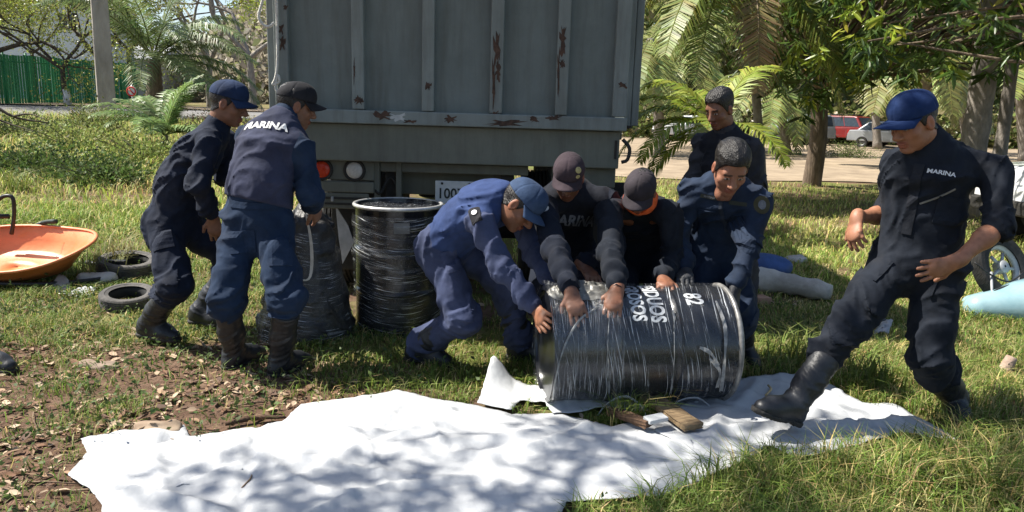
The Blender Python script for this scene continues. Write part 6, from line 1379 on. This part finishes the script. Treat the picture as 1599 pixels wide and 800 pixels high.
# ================================================================== clothing details
(Vt, Qt), (Vs, Qs) = boot_mesh(np.array([-3.19, 4.05, .46]), np.array([-2.91, 3.92, .087]), (.93, -.3, 0), (0, 0, 1), .2)
b_ = mesh_np('rubber_boot', Vt, Qt, MBOOT, None, smooth=True); tag(b_, 'black rubber boot toe poking in at the left picture edge', 'boot'); mesh_np('sole', Vs, Qs, MSOLE, b_)
def thick(o, t=.004):
    if o is not None: o.modifiers.new('s', 'SOLIDIFY').thickness = t; o.modifiers['s'].offset = 0
    return o
rct = rect_np; P2D = lambda w, h, nx=6, ny=4: rect_np(w, h, nx, ny)
# man 8
tv, tf = text_np('MARINA', .028, .0009); decal('lettering', b8, [v8['cover']], 1470, 270, tv * [1.15, 1, 1], tf, MTEXTW, tilt=-.12)
MZIP = plain('zip_metal', (.25, .25, .25), .4, .5); MPLACK = cloth_mat('placket', (0.016, 0.019, 0.027), dust=.3)
V, F = P2D(.16, .008, 12, 2); thick(decal('zip', b8, [v8['cover']], 1464, 308, V, F, MZIP, tilt=.55)); V, F = P2D(.045, .34, 4, 20); thick(decal('placket', b8, [v8['cover']], 1425, 312, V, F, MPLACK, tilt=-.06), .006)
V, F = P2D(.11, .13, 8, 8); thick(decal('pocket', b8, [v8['cover']], 1480, 330, V, F, BLACKISH, tilt=-.1), .007)
for px, py, t in ((1380, 425, -.5), (1460, 445, -.2)): V, F = P2D(.012, .13, 2, 10); thick(decal('pocket_welt', b8, [v8['cover']], px, py, V, F, BLACKISH, tilt=t), .008)
# man 6
MTAPE = cloth_mat('name_tape', (.05, .055, .045), dust=.1); MPATCH = cloth_mat('round_patch', (.07, .065, .035), dust=.1)
V, F = P2D(.10, .022, 8, 2); decal('name_tape', b6, [v6['cover']], 1108, 308, V, F, MTAPE, tilt=-.15); decal('name_tape', b6, [v6['cover']], 1152, 318, V, F, MTAPE, tilt=-.1)
tv, tf = text_np('MARINA', .017, .0004); decal('lettering', b6, [v6['cover']], 1108, 308, tv, tf, MTEXTG, tilt=-.15, off=.006)
V, F = disc_np(.045, .05, 20); decal('shoulder_patch', b6, [v6['cover']], 1190, 320, V, F, MPATCH); V, F = disc_np(.022, .026, 14); decal('patch_emblem', b6, [v6['cover']], 1190, 320, V, F, MTEXTG, off=.006)
V, F = P2D(.02, .26, 3, 16); thick(decal('zip', b6, [v6['cover']], 1128, 335, V, F, cloth_mat('zip_cloth', (.03, .04, .06)), tilt=.05), .005)
V, F = P2D(.10, .11, 8, 8); thick(decal('pocket', b6, [v6['cover']], 1152, 345, V, F, NAVY_C, tilt=-.1), .006); thick(decal('pocket', b6, [v6['cover']], 1104, 338, V, F, NAVY_C, tilt=-.1), .006)
d_ = nrm(np.asarray(P6['wrL']) - J6['elL']); w_ = np.asarray(P6['wrL']) - d_ * .035; e1_ = nrm(np.cross(d_, [0, 1, .2])); e2_ = np.cross(d_, e1_)
tube('wrist_watch', [w_ + .034 * (math.cos(t) * e1_ + math.sin(t) * e2_) for t in np.linspace(0, 6.2832, 25)], .008, MBLACKP, b6, 6, False)
# man 3
tv, tf = text_np('MARINA', .07, .002); decal('lettering', b3, [v3['cover'], v3['vest']], 800, 368, tv * .6, tf, MTEXTG, tilt=.9)
V, F = P2D(.06, .10, 6, 8); thick(decal('shoulder_board', b3, [v3['cover'], v3['vest']], 742, 336, V, F, CAP_BLACK, tilt=.5), .008); V, F = disc_np(.016, .016, 12); decal('shoulder_emblem', b3, [v3['cover'], v3['vest']], 741, 333, V, F, MTEXTW, off=.014)
V, F = P2D(.09, .12, 8, 8); thick(decal('pocket', b3, [v3['cover']], 704, 408, V, F, FADED, tilt=.3), .008)
# man 4
tv, tf = text_np('MARINA', .085, .003); decal('lettering', b4, [v4['vest']], 896, 346, tv, tf, MTEXTG, tilt=-.05)
V, F = disc_np(.024, .026, 14); decal('sleeve_patch', b4, [v4['cover'], v4['vest']], 850, 326, V, F, MTEXTW)
MGOLD = pmat('badge_gold', (.30, .24, .09), (.5, .43, .2), scale=90, rough=.6)
V, F = disc_np(.020, .018, 14); cp4 = [o for o in b4.children if o.name.startswith('cap')][0]; bd = decal('badge', cp4, [v4['cap']], 903, 266, V, F, MGOLD, nblend=.1)
V, F = disc_np(.014, .011, 10); decal('badge_foot', cp4, [v4['cap']], 902, 276, V, F, MGOLD, nblend=.1)
# man 5 scarf
hd5 = nrm(P5['fwd']); c5 = np.asarray(P5['head']); up5 = np.asarray(P5['up'], float); up5 = nrm(up5 - hd5 * (up5 @ hd5)); lf5 = np.cross(up5, hd5); A5 = np.stack([lf5, hd5, up5])
f = Field(c5 - .2, c5 + .2, .006); f.ell(c5 + A5.T @ np.array([0, .0, -.06]), A5, (.096, .104, .072)); f.ell(c5 + A5.T @ np.array([0, .085, -.005]), A5, (.062, .06, .07), .01, 's')
g = f.grid(); f.F += .008 * (vnoise(g[..., 0] * 40, g[..., 1] * 40, g[..., 2] * 40) - .5); mesh_np('scarf', *f.mesh(), ORANGE, b5, smooth=True)
# man 1 and 2 pockets
V, F = P2D(.12, .14, 8, 8); thick(decal('pocket', b1, [v1['cover']], 252, 372, V, F, NAVY, tilt=.25), .007)
thick(decal('pocket', b2, [v2['cover']], 438, 395, V, F, NAVY_B, tilt=-.05), .006); V, F = P2D(.13, .12, 8, 8); thick(decal('pocket', b2, [v2['cover']], 378, 378, V, F, NAVY_B, tilt=.05), .006)
V, F = P2D(.30, .035, 16, 3); thick(decal('waistband', b2, [v2['cover']], 402, 322, V, F, NAVY_B), .006)
